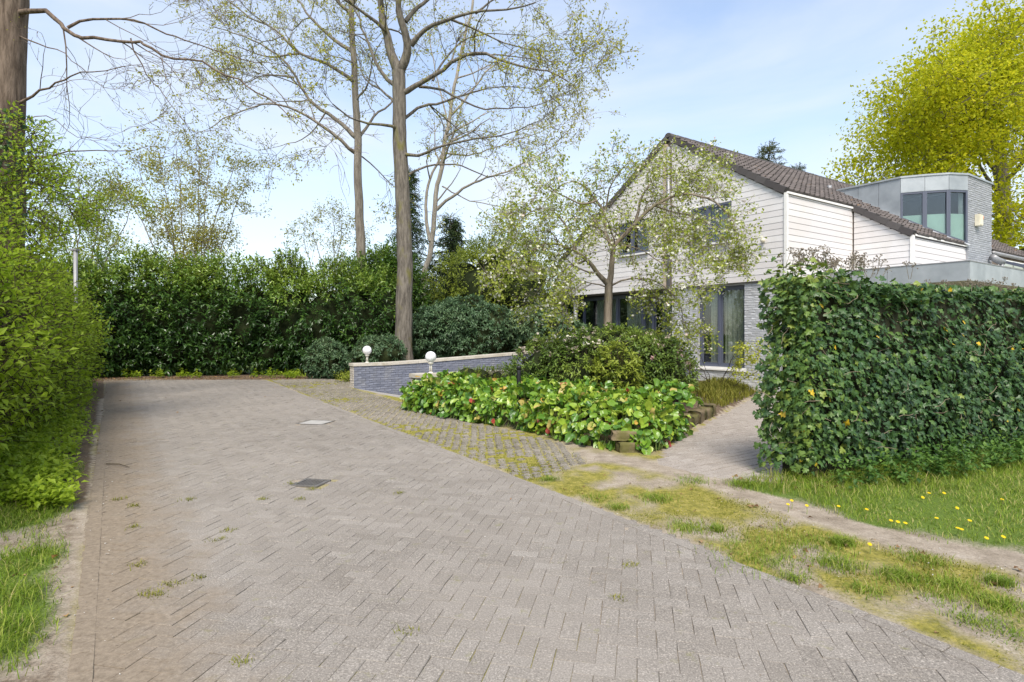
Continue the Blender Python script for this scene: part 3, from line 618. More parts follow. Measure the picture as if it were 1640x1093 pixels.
# --- roof
ca = 1 / math.hypot(1, SL); sa = SL * ca
up_r = g3 * ca + UP * sa; n_r = -g3 * sa + UP * ca; up_l = -g3 * ca + UP * sa; n_l = g3 * sa + UP * ca
M_TILE, t, b, out = mat_new('dark_brown_roof_tile'); c = ramp(t, attr(t, 'tint'), [(0, (.085, .072, .068)), (.5, (.115, .098, .092)), (1, (.15, .128, .12))])
c = mixc(t, ramp(t, noise(t, 1.7, 6, .75), [(.60, (0, 0, 0)), (.72, (.75, .75, .75))]), c, (.26, .145, .05)); c = mixc(t, ramp(t, noise(t, 6, 4, .7), [(.58, (0, 0, 0)), (.74, (.5, .5, .5))]), c, (.24, .22, .19))
t.links.new(c, b.inputs['Base Color']); rough(b, .8, .3); bump(t, b, noise(t, 80, 3), .3, .004)
M_VERGE = tinted('dark_verge_tile', [(0, (.062, .055, .055)), (1, (.10, .09, .088))], .75, .3, 30, .2, (.16, .15, .13), .3, 3, .6)
def edge(t, u, off): return H(t, u, roof_z(t)) + n_r * off
g = Geo(); g.slab([edge(-.02, -.03, -.09), edge(-.02, 3.25, -.09), edge(APEX_T, 3.25, -.09), edge(APEX_T, -.03, -.09)], n_r * .10, .4)
g.slab([edge(-1.52, 3.25, -.09), edge(-1.52, LEN, -.09), edge(APEX_T, LEN, -.09), edge(APEX_T, 3.25, -.09)], n_r * .099, .4)
roof = g.build('roof', M_VERGE, house)
tx = [-.5, -.42, -.30, -.18, -.10, .20, .5]; tz = [.00, .05, .085, .05, .0, -.006, .0]
TV = [(x, y, zz + (.105 if y < 0 else 0) * .9) for y in (-.5, .56) for x, zz in zip(tx, tz)] + [(x, -.5, -.03) for x in tx]
k = len(tx); TF = [(i, i + 1, k + i + 1, k + i) for i in range(k - 1)] + [(2 * k + i, 2 * k + i + 1, i + 1, i) for i in range(k - 1)]
DORM = [(1.50, 5.52), (-.293, 5.46), (-.797, 5.77), (-1.26, 6.14), (-1.56, 6.69), (-1.56, 8.55), (1.6, 8.55)]
tp = []
TW, TL = .24, .305
for r in range(22):
    d = (r + .5) * TL; tt = APEX_T - d * ca
    for q in range(int(LEN / TW) + 1):
        uu = .02 + q * TW + TW / 2
        if (tt > .0) or (tt > -1.50 and uu > 3.3):
            if uu < LEN and not inpoly([(tt, uu)], DORM)[0]: tp.append((tt, uu))
tp = np.array(tp); pos = np.array([edge(a, bq, .012) for a, bq in tp]); n = len(pos)
R = np.tile(np.stack([s3, up_r, n_r], -1), (n, 1, 1)); S = np.tile((TW, TL, .62), (n, 1)) * (1 + rng.normal(0, .012, (n, 3)))
scatter('roof_tile', (TV, TF), pos + rng.normal(0, .003, (n, 3)), tilt(R, .012), S, np.clip(rng.normal(.5, .24, n), 0, .999), M_TILE, roof, 'roof_tile', 300, rest='roof_tile_field')
# far slope
g = Geo(); el = lambda t, u, off: H(t, u, gable_top(t)) + n_l * off
g.slab([el(APEX_T + .01, -.03, -.09), el(APEX_T + .01, LEN, -.09), el(GW + .1, LEN, -.09), el(GW + .1, -.03, -.09)], n_l * .13, .4); g.build('far_roof_slope', M_TILE, roof)
def verge(P0, P1, nseg, side, upv):
    L = np.linalg.norm(P1 - P0) / nseg; d = nrm(P1 - P0)
    for k in range(nseg):
        a, bq = P0 + d * (k * L - .01), P0 + d * ((k + 1) * L - .012); lift = upv * .028
        V = [a, bq + lift * 1.0, bq + lift - upv * .16, a - upv * .16]; V2 = [p + s3 * .17 for p in V]
        Geo().slab([np.array(p) for p in V], s3 * .17).build('verge_tile', M_VERGE, roof)
verge(edge(APEX_T - .05, -.075, .075), edge(.0, -.075, .075), 14, 1, n_r)
verge(edge(-.04, 3.17, .075), edge(-1.5, 3.17, .075), 5, 1, n_r)
verge(el(APEX_T + .05, -.12, .07), el(GW + .05, -.12, .07), 17, 1, n_l)
for k in range(38):
    u0 = -.08 + k * .365; a0 = np.linspace(0, math.pi, 7)
    Vr = [H(APEX_T + math.cos(q) * (.13 + .012 * e), u0 + e * .38, roof_z(APEX_T) + .0 + .012 * (1 - e) + math.sin(q) * .12) for e in (0, 1) for q in a0]
    g = Geo(); g.add(Vr + [H(APEX_T, u0, roof_z(APEX_T))], [(i, i + 1, 8 + i, 7 + i) for i in range(6)] + [(i + 1, i, 14) for i in range(6)]); g.build('ridge_tile', M_VERGE, roof)
# --- round-cornered zinc dormer
ZT, ZH = 6.0, 5.57
D = [np.array(q) for q in ((1.52, 5.53), (-.293, 5.46), (-.797, 5.77), (-1.26, 6.14), (-1.53, 6.69), (-1.53, 8.55))]
def HD(q, z): return H(q[0], q[1], z)
def wall_panel(name, p, q, zp0, zq0, z1, mat, parent, thick=.05, off=0.0):
    d = nrm(HD(q, 0) - HD(p, 0)); nvec = np.array([-d[1], d[0], 0]); nvec = nvec if nvec @ (s3 * .3 + g3) > 0 else -nvec      # inward
    return Geo().slab([HD(p, zp0) - nvec * off, HD(q, zq0) - nvec * off, HD(q, z1) - nvec * off, HD(p, z1) - nvec * off], nvec * thick).build(name, mat, parent)
cap = Geo().slab([HD(q, ZT) for q in [(1.75, 5.50), (-.30, 5.43), (-.82, 5.74), (-1.29, 6.12), (-1.57, 6.68), (-1.57, 8.59), (1.75, 8.59)]], (0, 0, .05), .5).build('dormer', M_ZINC, house)
for k in range(3):
    f0, f1 = k / 3 + .003, (k + 1) / 3 - .003; p, q = D[0] + (D[1] - D[0]) * f0, D[0] + (D[1] - D[0]) * f1
    wall_panel('zinc_panel', p, q, roof_z(p[0]) - .05, roof_z(q[0]) - .05, ZT - .002, M_ZINC, cap)
for k in (1, 2, 3):
    p, q = D[k] + (D[k + 1] - D[k]) * .006, D[k + 1] - (D[k + 1] - D[k]) * .006; wall_panel('zinc_fascia', p, q, ZH, ZH, ZT - .002, M_ZINC, cap, .05, .012)
for k in (1, 2, 3):
    p, q = D[k], D[k + 1]; v = q - p; L = np.linalg.norm(v); f = .055 / L
    base = lambda x: roof_z(x[0]) + .045
    for (x0, x1, zl, zr, zh) in ((p, p + v * f, base(p), base(p + v * f), ZH), (q - v * f, q, base(q - v * f), base(q), ZH)):
        wall_panel('window_frame', x0, x1, zl, zr, zh, M_ANTH, cap, .08, .005)
    d0, d1 = p + v * f, q - v * f
    w0, w1 = HD(d0, base(d0)), HD(d1, base(d1))
    dd_ = nrm(HD(d1, 0) - HD(d0, 0)); nv = np.array([-dd_[1], dd_[0], 0]); nv = nv if nv @ (s3 * .3 + g3) > 0 else -nv
    Geo().slab([w0, w1, w1 + UP * .09, w0 + UP * .09], nv * .08).build('window_frame', M_ANTH, cap)
    Geo().slab([HD(d0, ZH - .06), HD(d1, ZH - .06), HD(d1, ZH), HD(d0, ZH)], nv * .08).build('window_frame', M_ANTH, cap)
    Geo().slab([w0 + UP * .09 + nv * .04, w1 + UP * .09 + nv * .04, HD(d1, ZH - .06) + nv * .04, HD(d0, ZH - .06) + nv * .04], nv * .008).build('pane', M_GLASS, cap)
    zf = 4.90
    if zf > base(d1) + .1: Geo().slab([w0 + UP * .09 + nv * .075, w1 + UP * .09 + nv * .075, HD(d1, max(zf, base(d1) + .1)) + nv * .075, HD(d0, max(zf, base(d0) + .095)) + nv * .075], nv * .004).build('frosted_screen', M_FROST, cap)
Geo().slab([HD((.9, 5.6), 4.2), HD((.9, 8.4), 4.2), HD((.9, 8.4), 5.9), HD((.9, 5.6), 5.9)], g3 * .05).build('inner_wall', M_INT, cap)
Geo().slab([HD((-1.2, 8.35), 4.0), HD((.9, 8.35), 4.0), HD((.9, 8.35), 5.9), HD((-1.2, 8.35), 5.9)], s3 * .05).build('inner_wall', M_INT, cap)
brickwork(house, HD(D[4], 0), s3, -g3, 1.86, 3.06, 5.99, tinted('shaded_grey_painted_brick', [(0, (.29, .30, .325)), (1, (.38, .39, .415))], .7, .3, 40, .12, None, .3), 0)  # dormer brick in a darker grey, painting in the weaker light on this side
hb('brick_wall', M_GREY_CORE, -1.525, -1.3, 6.70, 8.55, 2.9, ZT - .002); hb('brick_wall', M_GREY_CORE, -1.29, 1.6, 8.45, 8.55, 4.0, ZT - .002)
# lead flashing where the dormer meets the tiles
M_LEAD = plain('pale_lead_flashing', (.45, .46, .48), .6, .4, .3, .2, 8)
for k in range(4):
    p, q = D[k], D[k + 1]; Geo().slab([edge(p[0], p[1] - .10, .05), edge(q[0] - .05, q[1] - .10, .05), edge(q[0] - .02, q[1] + .04, .07), edge(p[0], p[1] + .04, .07)], n_r * .008).build('flashing', M_LEAD, roof)
Geo().tube([edge(1.62, 5.15, .02), edge(1.62, 5.15, .02) + UP * .16], .07, 10).build('roof_vent', M_PIPE, roof, True)
# --- flat zinc porch roof
cz0, cz1 = 2.59, 3.0
hb('porch_roof', M_ZINC, -3.24, -.06, 1.46, 9.5, cz0 + .01, cz1 - .02)
for k in range(2): hb('fascia_panel', M_ZINC, -3.26 + 1.6 * k + .004, -3.26 + 1.6 * (k + 1) - .004, 1.43, 1.458, cz0, cz1)
for k in range(4): hb('fascia_panel', M_ZINC, -3.27, -3.242, 1.44 + 2 * k + .004, 1.44 + 2 * (k + 1) - .004, cz0, cz1 - .001)
hb('roof_edge', M_PIPE, -3.28, -.05, 1.42, 1.47, cz1, cz1 + .02); hb('roof_edge', M_PIPE, -3.28, -3.23, 1.471, 9.5, cz1, cz1 + .02)
hb('porch_pier', M_GREYB, -2.95, -2.6, 3.5, 3.95, -.05, cz0 + .01)
hb('porch_wall', M_GREY_CORE, -1.35, -1.28, 3.3, 9.5, -.05, cz0)
# rainwater elbow and glazed lean-to beyond
Geo().tube([H(-1.66, 8.2, 3.75), H(-1.72, 8.45, 3.66), H(-1.76, 8.7, 3.62)], .10, 10).build('gutter_elbow', M_PIPE, house, True)
Geo().tube([H(-1.76, 8.62, 3.66), H(-1.76, 8.62, 3.0)], .055, 10).build('downpipe', M_PIPE, house, True)
Geo().tube([edge(-1.56, 8.6, -.02), edge(-1.56, LEN, -.02)], .06, 8).build('gutter', M_PIPE, house, True)
for k in range(5):
    u0 = 9.0 + k * .95; Geo().slab([H(-1.6, u0, 3.66), H(-1.6, u0 + .07, 3.66), H(-3.1, u0 + .07, 3.06), H(-3.1, u0, 3.06)], UP * .09).build('glazing_bar', M_ANTH, house)
    if k < 4: Geo().slab([H(-1.6, u0 + .07, 3.68), H(-1.6, u0 + .95, 3.68), H(-3.1, u0 + .95, 3.08), H(-3.1, u0 + .07, 3.08)], UP * .012).build('roof_pane', M_GLASS, house)
hb('glazing_beam', M_TRIM, -1.66, -1.58, 8.95, 13.0, 3.55, 3.75)
# alarm box and wall sensor: hung on the walls
M_CREAM2 = plain('yellowed_plastic', (.66, .61, .48), .5, .4); M_ORNG, t, b, out = mat_new('orange_plastic_lens'); b.inputs['Base Color'].default_value = (.75, .20, .07, 1); rough(b, .3, .5)
ab = thing('alarm_box', tuple(H(-1.55, 7.35, 4.75)), 'cream alarm siren box with orange strobe on the grey dormer brick', 'alarm box')
hb('siren_case', M_CREAM2, -1.66, -1.545, 7.18, 7.44, 4.60, 4.93, ab); hb('siren_lid', M_CREAM2, -1.675, -1.661, 7.20, 7.42, 4.62, 4.91, ab)
Geo().lathe([(.05, 0), (.055, .05), (.05, .10), (.02, .12)], H(-1.61, 7.50, 4.80), 12).build('strobe_lens', M_ORNG, ab, True)
se = thing('motion_sensor', tuple(H(.575, -.05, 3.81)), 'small cream outdoor sensor on the white gable boards', 'sensor')
Geo().lathe([(.03, -.06), (.055, -.03), (.06, .0), (.05, .04), (.02, .06)], H(.575, -.085, 3.81), 12).build('sensor_dome', M_CREAM2, se, True)
hb('sensor_bracket', M_CREAM2, .55, .60, -.06, -.02, 3.78, 3.83, se)
# ------------------------------------------------------------------ plants: generators
def rand_dirs(n): return nrm(rng.normal(size=(n, 3)))
def shell(lobes, n, zmin=0.03, inner=.80, amp=.38):
    """points on the lumpy outside of a union of ellipsoids (cx,cy,cz,rx,ry,rz)"""
    L = np.asarray(lobes, float); w = L[:, 3] * L[:, 4] + L[:, 4] * L[:, 5] + L[:, 3] * L[:, 5]; k = rng.choice(len(L), n * 3, p=w / w.sum())
    d = rand_dirs(n * 3); c, r = L[k, :3], L[k, 3:]; nz = fbm(c + d * r, 1.6, 17, 3) - .5
    depth = 1 - rng.random((n * 3, 1)) ** 2.2 * .22
    p = c + d * r * (1 + nz[:, None] * amp) * depth; nr = nrm(d / r); ok = p[:, 2] > zmin
    for q in L:
        ok &= (((p - q[:3]) / q[3:]) ** 2).sum(1) > inner ** 2 * .72
    ok = np.nonzero(ok)[0][:n]; return p[ok], nr[ok]
def shoot_leaves(p, d, L, m, ll, theta=1.0, droop=.1, upw=.7, f0=.15, jit=.25):
    """m leaves along every shoot"""
    n = len(p); d = nrm(d); ref = np.where(np.abs(d[:, 2:]) > .8, np.array([1.0, 0, 0]), np.array([0, 0, 1.0])); x = nrm(np.cross(ref, d)); y = np.cross(d, x)
    f = np.linspace(f0, 1, m)[None, :]; az = np.arange(m)[None, :] * 2.4 + rng.random((n, 1)) * 6.28 + rng.normal(0, jit, (n, m))
    perp = x[:, None] * np.cos(az)[..., None] + y[:, None] * np.sin(az)[..., None]
    pos = p[:, None] + d[:, None] * (np.asarray(L).reshape(-1, 1) * f)[..., None]
    th = theta * (1.15 - .45 * f) + rng.normal(0, .18, (n, m)); ld = nrm(d[:, None] * np.cos(th)[..., None] + perp * np.sin(th)[..., None] - UP * droop + rng.normal(0, .12, (n, m, 3)))
    nn = nrm(d[:, None] * .5 + UP * upw + rng.normal(0, .22, (n, m, 3)))
    S = ll * (.7 + .5 * rng.random((n, m)))
    return pos.reshape(-1, 3), frames(ld.reshape(-1, 3), nn.reshape(-1, 3)), S.ravel()
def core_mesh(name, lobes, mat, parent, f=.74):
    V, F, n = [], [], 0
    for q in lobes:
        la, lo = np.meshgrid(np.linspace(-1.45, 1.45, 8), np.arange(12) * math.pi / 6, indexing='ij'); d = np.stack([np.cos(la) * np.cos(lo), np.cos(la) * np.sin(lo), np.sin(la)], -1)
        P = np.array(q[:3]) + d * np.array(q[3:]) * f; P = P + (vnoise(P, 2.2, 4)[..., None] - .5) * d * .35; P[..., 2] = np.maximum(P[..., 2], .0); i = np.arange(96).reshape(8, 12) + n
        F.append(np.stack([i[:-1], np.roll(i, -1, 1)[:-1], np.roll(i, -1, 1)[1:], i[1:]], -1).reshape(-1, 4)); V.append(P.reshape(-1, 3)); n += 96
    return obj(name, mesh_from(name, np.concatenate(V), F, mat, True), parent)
def stems_mesh(name, p, d, L, r, mat, parent):
    n = len(p); k = np.linspace(0, 1, 3); P = p[:, None] + d[:, None] * (np.asarray(L).reshape(-1, 1) * k)[..., None]; R_ = np.tile(np.array([r, r * .8, r * .4]), (n, 1))
    V, F = tube_arrays(P, R_, 3); return obj(name, mesh_from(name, V, F, mat, True), parent)
def smooth_path(pts, step=.3, wob=.03):
    P = np.asarray(pts, float); Q = np.concatenate([[2 * P[0] - P[1]], P, [2 * P[-1] - P[-2]]]); out = []
    for i in range(1, len(Q) - 2):
        n = max(2, int(np.linalg.norm(Q[i + 1] - Q[i]) / step)); t_ = np.linspace(0, 1, n, endpoint=False)[:, None]
        a, b_, c_, d_ = Q[i - 1], Q[i], Q[i + 1], Q[i + 2]
        out.append(.5 * (2 * b_ + (c_ - a) * t_ + (2 * a - 5 * b_ + 4 * c_ - d_) * t_ ** 2 + (3 * b_ - a - 3 * c_ + d_) * t_ ** 3))
    out = np.concatenate(out + [P[-1:]]); n = len(out); w = np.cumsum(rng.normal(0, wob, (n, 3)), 0); w -= np.linspace(0, 1, n)[:, None] * w[-1]; return out + w
class Tree:
    """guide limbs, then side branches level by level"""
    def __init__(s, dens, length, angle, trop, wander, rmin, lastlen=.3, ratio=.62, start=.22): s.__dict__.update(locals()); s.br = []; s.tips = []
    def guide(s, pts, r0, r1, level=0, start=None, step=.3, wob=.03, sub=True):
        P = smooth_path(pts, step, wob); n = len(P); r = r0 + (r1 - r0) * np.linspace(0, 1, n) ** .55; s.br.append((P, r)); 
        if sub: s.spawn(P, r, level, start)
        return P, r
    def spawn(s, P, r, level, start=None):
        if level >= len(s.dens): s.tips.append(P); return
        seg = np.linalg.norm(np.diff(P, axis=0), axis=1); L = seg.sum(); cum = np.concatenate([[0], np.cumsum(seg)]) / max(L, 1e-6)
        st = s.start if start is None else start; n = rng.poisson(L * (1 - st) * s.dens[level]) + (1 if level > 0 else 0)
        for f in list(st + (1 - st) * rng.random(n)) + [1.0]:
            i = min(np.searchsorted(cum, f), len(P) - 1); i = max(i, 1); d = nrm(P[i] - P[i - 1]); a = s.angle[level] * (.6 + .7 * rng.random()) * (.35 if f == 1.0 else 1)
            pr = nrm(np.cross(d, rng.normal(size=3))); cd = d * math.cos(a) + pr * math.sin(a)
            ln = s.length[level] * (.45 + .9 * rng.random()) * (1.15 - .55 * f)
            rr = max(s.rmin, min(r[i] * s.ratio, .018 * ln + s.rmin)); s.twig(P[i], cd, ln, rr, level + 1)
    def twig(s, p, d, ln, r, level):
        n = 6 if level < len(s.dens) else 4; P = [p]; st = ln / (n - 1)
        for k in range(n - 1):
            d = nrm(d + rng.normal(0, s.wander, 3) + UP * s.trop[min(level, len(s.trop) - 1)] * st * 2); P.append(P[-1] + d * st)
        P = np.array(P); rad = np.linspace(r, max(s.rmin * .55, r * .3), n); s.br.append((P, rad)); s.spawn(P, rad, level, .15)
    def wood(s, mat, parent, name='trunk'):
        return tubes_mesh(name, s.br, mat, lambda r: 12 if r > .12 else 8 if r > .05 else 5 if r > .02 else 3, parent)
    def leaf_spots(s, per, spreadr):
        T = np.array([t_[[-1, -2, len(t_) // 2]] for t_ in s.tips]); n = len(T); k = rng.integers(0, 3, (n, per)); p = T[np.arange(n)[:, None], k]
        return (p + rng.normal(0, spreadr, p.shape)).reshape(-1, 3)
def leaves_at(name, p, tm, size, mat, parent, tint, droop=.3, upw=.8):
    n = len(p); d = nrm(rng.normal(size=(n, 3)) - UP * droop); nn = nrm(rng.normal(0, .6, (n, 3)) + UP * upw)
    return scatter(name, tm, p, frames(d, nn), size * (.6 + .7 * rng.random(n)), tint, mat, parent, kind=False)
def tint_n(n, m=.5, sd=.2): return np.clip(rng.normal(m, sd, n), 0, .999)
# ---- plant materials
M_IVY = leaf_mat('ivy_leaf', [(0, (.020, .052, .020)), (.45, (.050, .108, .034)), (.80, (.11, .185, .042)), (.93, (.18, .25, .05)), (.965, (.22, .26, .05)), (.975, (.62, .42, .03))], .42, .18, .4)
M_IVYT = leaf_mat('ivy_leaf_young', [(0, (.045, .09, .025)), (.5, (.10, .165, .035)), (.9, (.18, .24, .05)), (.97, (.55, .42, .04))], .4, .25, .5)
M_HEDGE = leaf_mat('bright_hedge_leaf', [(0, (.18, .28, .016)), (.5, (.32, .44, .03)), (1, (.46, .56, .07))], .5, .55, .35)
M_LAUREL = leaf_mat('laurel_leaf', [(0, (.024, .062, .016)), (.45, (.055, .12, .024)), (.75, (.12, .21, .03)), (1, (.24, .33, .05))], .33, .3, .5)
M_LAURT = leaf_mat('laurel_young_leaf', [(0, (.085, .16, .022)), (.5, (.165, .26, .035)), (1, (.30, .36, .07))], .38, .38, .4)
M_RHODO = leaf_mat('rhododendron_leaf', [(0, (.045, .095, .050)), (.5, (.10, .175, .090)), (1, (.20, .27, .14))], .42, .3, .5)
M_RHODW = leaf_mat('flowering_shrub_leaf', [(0, (.06, .115, .026)), (.5, (.13, .205, .042)), (1, (.26, .33, .055))], .42, .38, .45)
M_OAK = leaf_mat('spring_oak_leaf', [(0, (.28, .26, .025)), (.5, (.42, .41, .04)), (1, (.60, .52, .09))], .6, .45, .25)
M_YOAK = leaf_mat('golden_oak_leaf', [(0, (.28, .32, .012)), (.5, (.52, .53, .018)), (1, (.74, .66, .035))], .55, .55, .25)
M_APPLE = leaf_mat('apple_leaf', [(0, (.20, .25, .035)), (.5, (.35, .40, .06)), (1, (.50, .52, .11))], .5, .42, .35)
M_BLOSS = leaf_mat('white_blossom', [(0, (.72, .68, .66)), (.8, (.84, .82, .80)), (1, (.84, .66, .68))], .6, .35, .2)
M_PINK = leaf_mat('pale_pink_flower', [(0, (.78, .62, .62)), (.6, (.82, .76, .74)), (1, (.70, .38, .44))], .6, .3, .2)
M_CHERRY = leaf_mat('bronze_spring_leaf', [(0, (.26, .25, .05)), (.5, (.42, .40, .09)), (1, (.56, .49, .18))], .6, .42, .2)
M_CONIF = leaf_mat('dark_conifer_needles', [(0, (.030, .055, .024)), (.6, (.065, .10, .038)), (1, (.12, .15, .05))], .6, .15, .3)
M_CONIL = leaf_mat('olive_conifer_needles', [(0, (.065, .085, .035)), (.6, (.12, .135, .055)), (1, (.19, .19, .09))], .6, .2, .3)
M_BERG = leaf_mat('bergenia_leaf', [(0, (.045, .12, .024)), (.35, (.105, .225, .03)), (.70, (.23, .36, .04)), (.90, (.36, .44, .06)), (.945, (.45, .40, .16)), (.965, (.60, .32, .05)), (.98, (.45, .07, .06))], .34, .25, .5)
M_GRASS = leaf_mat('grass_blade', [(0, (.075, .13, .014)), (.5, (.16, .25, .022)), (.8, (.27, .34, .04)), (.92, (.42, .40, .13)), (1, (.50, .42, .20))], .5, .35, .3)
M_MOSSG = leaf_mat('yellow_moss_grass', [(0, (.12, .14, .018)), (.5, (.23, .235, .03)), (1, (.40, .34, .085))], .6, .35, .2)
M_NETTLE = leaf_mat('nettle_leaf', [(0, (.035, .085, .018)), (.5, (.075, .155, .03)), (1, (.16, .26, .05))], .5, .3, .3)
M_LIME = leaf_mat('lime_yellow_leaf', [(0, (.28, .32, .03)), (.5, (.46, .48, .06)), (1, (.62, .60, .14))], .5, .4, .3)
M_HEATH = leaf_mat('olive_heather', [(0, (.10, .11, .018)), (.5, (.19, .19, .03)), (1, (.30, .26, .06))], .7, .25, .2)
M_DEADL = leaf_mat('fallen_dead_leaf', [(0, (.12, .06, .03)), (.5, (.24, .14, .075)), (.9, (.36, .25, .16)), (1, (.50, .22, .08))], .7, .15, .2)
M_DAND = leaf_mat('dandelion_yellow', [(0, (.78, .52, .01)), (1, (.90, .66, .03))], .6, .3, .2)
B_OAK = bark_mat('oak_bark', (.070, .060, .050), (.205, .180, .150), (.15, .14, .035), .56)
B_OAKB = bark_mat('beech_bark', (.13, .11, .09), (.27, .235, .195), (.14, .14, .05), .66)
B_PALE = bark_mat('pale_bark', (.20, .175, .145), (.36, .32, .27))
B_OLD = bark_mat('furrowed_brown_bark', (.065, .045, .032), (.20, .15, .115), (.11, .11, .04), .66)
B_APPLE = bark_mat('apple_bark', (.10, .080, .060), (.26, .215, .165), (.16, .15, .04), .60)
B_TWIG = plain('brown_twigs', (.065, .050, .032), .9, .1, 0, .3, 8)
B_DEEP = plain('shade_dark_foliage', (.026, .034, .014), .95, .05, 0, .5, 5)  # dark colour stands in for the shade deep inside the foliage
# ------------------------------------------------------------------ hedges
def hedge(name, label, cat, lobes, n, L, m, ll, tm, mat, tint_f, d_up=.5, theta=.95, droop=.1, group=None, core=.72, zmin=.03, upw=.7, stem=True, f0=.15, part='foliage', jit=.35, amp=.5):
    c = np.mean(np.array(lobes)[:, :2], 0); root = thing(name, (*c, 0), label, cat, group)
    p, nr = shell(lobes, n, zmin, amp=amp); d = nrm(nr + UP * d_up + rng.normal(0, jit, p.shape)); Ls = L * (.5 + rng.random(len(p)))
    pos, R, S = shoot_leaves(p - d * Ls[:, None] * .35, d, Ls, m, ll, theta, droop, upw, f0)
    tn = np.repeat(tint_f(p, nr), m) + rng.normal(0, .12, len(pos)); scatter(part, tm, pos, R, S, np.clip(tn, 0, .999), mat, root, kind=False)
    if stem: stems_mesh('stems', p - d * Ls[:, None] * .7, d, Ls * 1.5, .004 + .02 * ll, B_TWIG, root)
    if core: core_mesh('shade_core', lobes, B_DEEP, root, core)  # solid dark core, painted as the shade between the leaves
    return root, p, nr
def along(pts, step, fn):
    P = smooth_path([(*q, 0) for q in pts], step, 0)[:, :2]; return [fn(k, q, nrm((P[min(k + 1, len(P) - 1)] - P[max(k - 1, 0)]))) for k, q in enumerate(P)]
# left bright green hedge beside the drive
def lf(k, q, d):
    nl = np.array([-d[1], d[0]]); j = rng.normal(0, .08, 3); return (q[0] + nl[0] * 1.15 + j[0], q[1] + nl[1] * 1.15 + j[1], 1.15 + .25 * rng.random(), 1.05 + .2 * rng.random(), 1.05, 1.32 + .22 * rng.random())
LH = along([(-3.7, 3.4), (-4.75, 5.6), (-6.55, 8.7), (-8.9, 12.4), (-11.4, 16.2)], .55, lf)
LH += [(q[0] + .35, q[1] - .1, .55, .75, .75, .6) for q in LH[2::2]]
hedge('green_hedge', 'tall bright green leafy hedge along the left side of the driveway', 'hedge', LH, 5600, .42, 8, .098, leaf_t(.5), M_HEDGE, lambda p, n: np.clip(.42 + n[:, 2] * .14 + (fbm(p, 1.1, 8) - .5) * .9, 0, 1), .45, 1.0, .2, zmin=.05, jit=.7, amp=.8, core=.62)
# dark laurel hedge across the end of the drive
def bf(k, q, d): j = rng.normal(0, .12, 3); return (q[0] + j[0], q[1] + 1.25 + j[1], 1.75 + .2 * rng.random(), 1.2, 1.25, 1.75 + .35 * rng.random())
BH_ = along([(-14.6, 18.2), (-12.6, 19.6), (-9.5, 20.2), (-7, 20.3), (-4.9, 20.9)], .75, bf)
BH_ += [(q[0], q[1] - .35, .8, .9, .9, .8) for q in BH_[::2]]
hedge('laurel_hedge', 'broad dark glossy laurel hedge across the far end of the driveway', 'hedge', BH_, 5600, .36, 7, .18, leaf_t(.42), M_LAUREL, lambda p, n: np.clip(.32 + np.clip(p[:, 2] - 1.9, 0, 1.8) * .42 + (fbm(p, 1.0, 31) - .5) * 1.1, 0, .999), .55, 1.0, .12, amp=.6, jit=.5, core=.60, stem=False)  # leaf tint lightens with height, painting in the light from above
BT = [(q[0] + rng.normal(0, .3), q[1] + .2, 2.9 + rng.random() * .5, .55, .6, .75 + .35 * rng.random()) for q in BH_[:len(BH_) // 3 * 2]]
hedge('cherry_laurel', 'fresh light green laurel shoots rising above the dark hedge', 'shrub', BT, 1500, .42, 7, .16, leaf_t(.4), M_LAURT, lambda p, n: .5 + (fbm(p, .8, 3) - .5), 1.2, .8, .05, core=0, stem=True)
def blob(px, y0, y1, x0, x1, Y, ry=None):
    """shrub filling this outline at distance Y"""
    rx = (x1 - x0) / 2 / FOC * Y; zt, zb = CAM_H - (y0 - HOR) / FOC * Y, max(0, CAM_H - (y1 - HOR) / FOC * Y); c = at((x0 + x1) / 2, 535, Y); rz = (zt - zb) / 2
    return [(c[0], c[1], zb + rz * .9, rx, ry or rx * .8, rz * 1.1)]
def multi(lb, n=7, f=.55):
    out = []
    for (cx, cy, cz, rx, ry, rz) in lb:
        out.append((cx, cy, cz, rx * .8, ry * .8, rz * .85))
        for k in range(n): d = rand_dirs(1)[0]; d[2] = abs(d[2]) * .9 - .25; out.append((cx + d[0] * rx * .55, cy + d[1] * ry * .55, cz + d[2] * rz * .5, rx * f * (.7 + .5 * rng.random()), ry * f, rz * f * (.8 + .4 * rng.random())))
    return out
def rhodo(label, lb, n=1300, ll=.13, mat=None, tb=.35, name='rhododendron', m=8, L=.12, theta=1.25, cat='shrub', group=None, core=.74, tm=None):
    return hedge(name, label, cat, multi(lb), n, L, m, ll, tm or leaf_t(.32, .08, .2), mat or M_RHODO, lambda p, n_: np.clip(tb + n_[:, 2] * .2 + (fbm(p, 1.3, 41) - .5) * .6, 0, .999), .4, theta, .2, core=core, f0=.7)
rhodo('large blue green rhododendron behind the long blue wall, right of the oak trunk', blob(0, 470, 600, 655, 835, 21.5), 1900, .15)
rhodo('rounded green rhododendron at the end of the long wall by the house', blob(0, 484, 575, 805, 930, 20.5), 1100, .14, None, .5)
rhodo('small blue green shrub at the foot of the laurel hedge, left of the globe lamp', blob(0, 540, 606, 488, 562, 19.3), 520, .12, None, .45)
rhodo('low green shrub behind the wall between globe lamp and oak trunk', blob(0, 536, 600, 562, 652, 19.0), 560, .12, None, .4)
hedge('holly_bush', 'dense mid green evergreen bush between the two big trunks', 'shrub', multi(blob(0, 375, 600, 545, 690, 24)), 2600, .26, 7, .15, leaf_t(.45), M_LAUREL, lambda p, n: np.clip(.40 + (fbm(p, .9, 51) - .5) * .8 + np.clip(p[:, 2] - 2.5, 0, 2) * .2, 0, .999), stem=False, amp=.7)
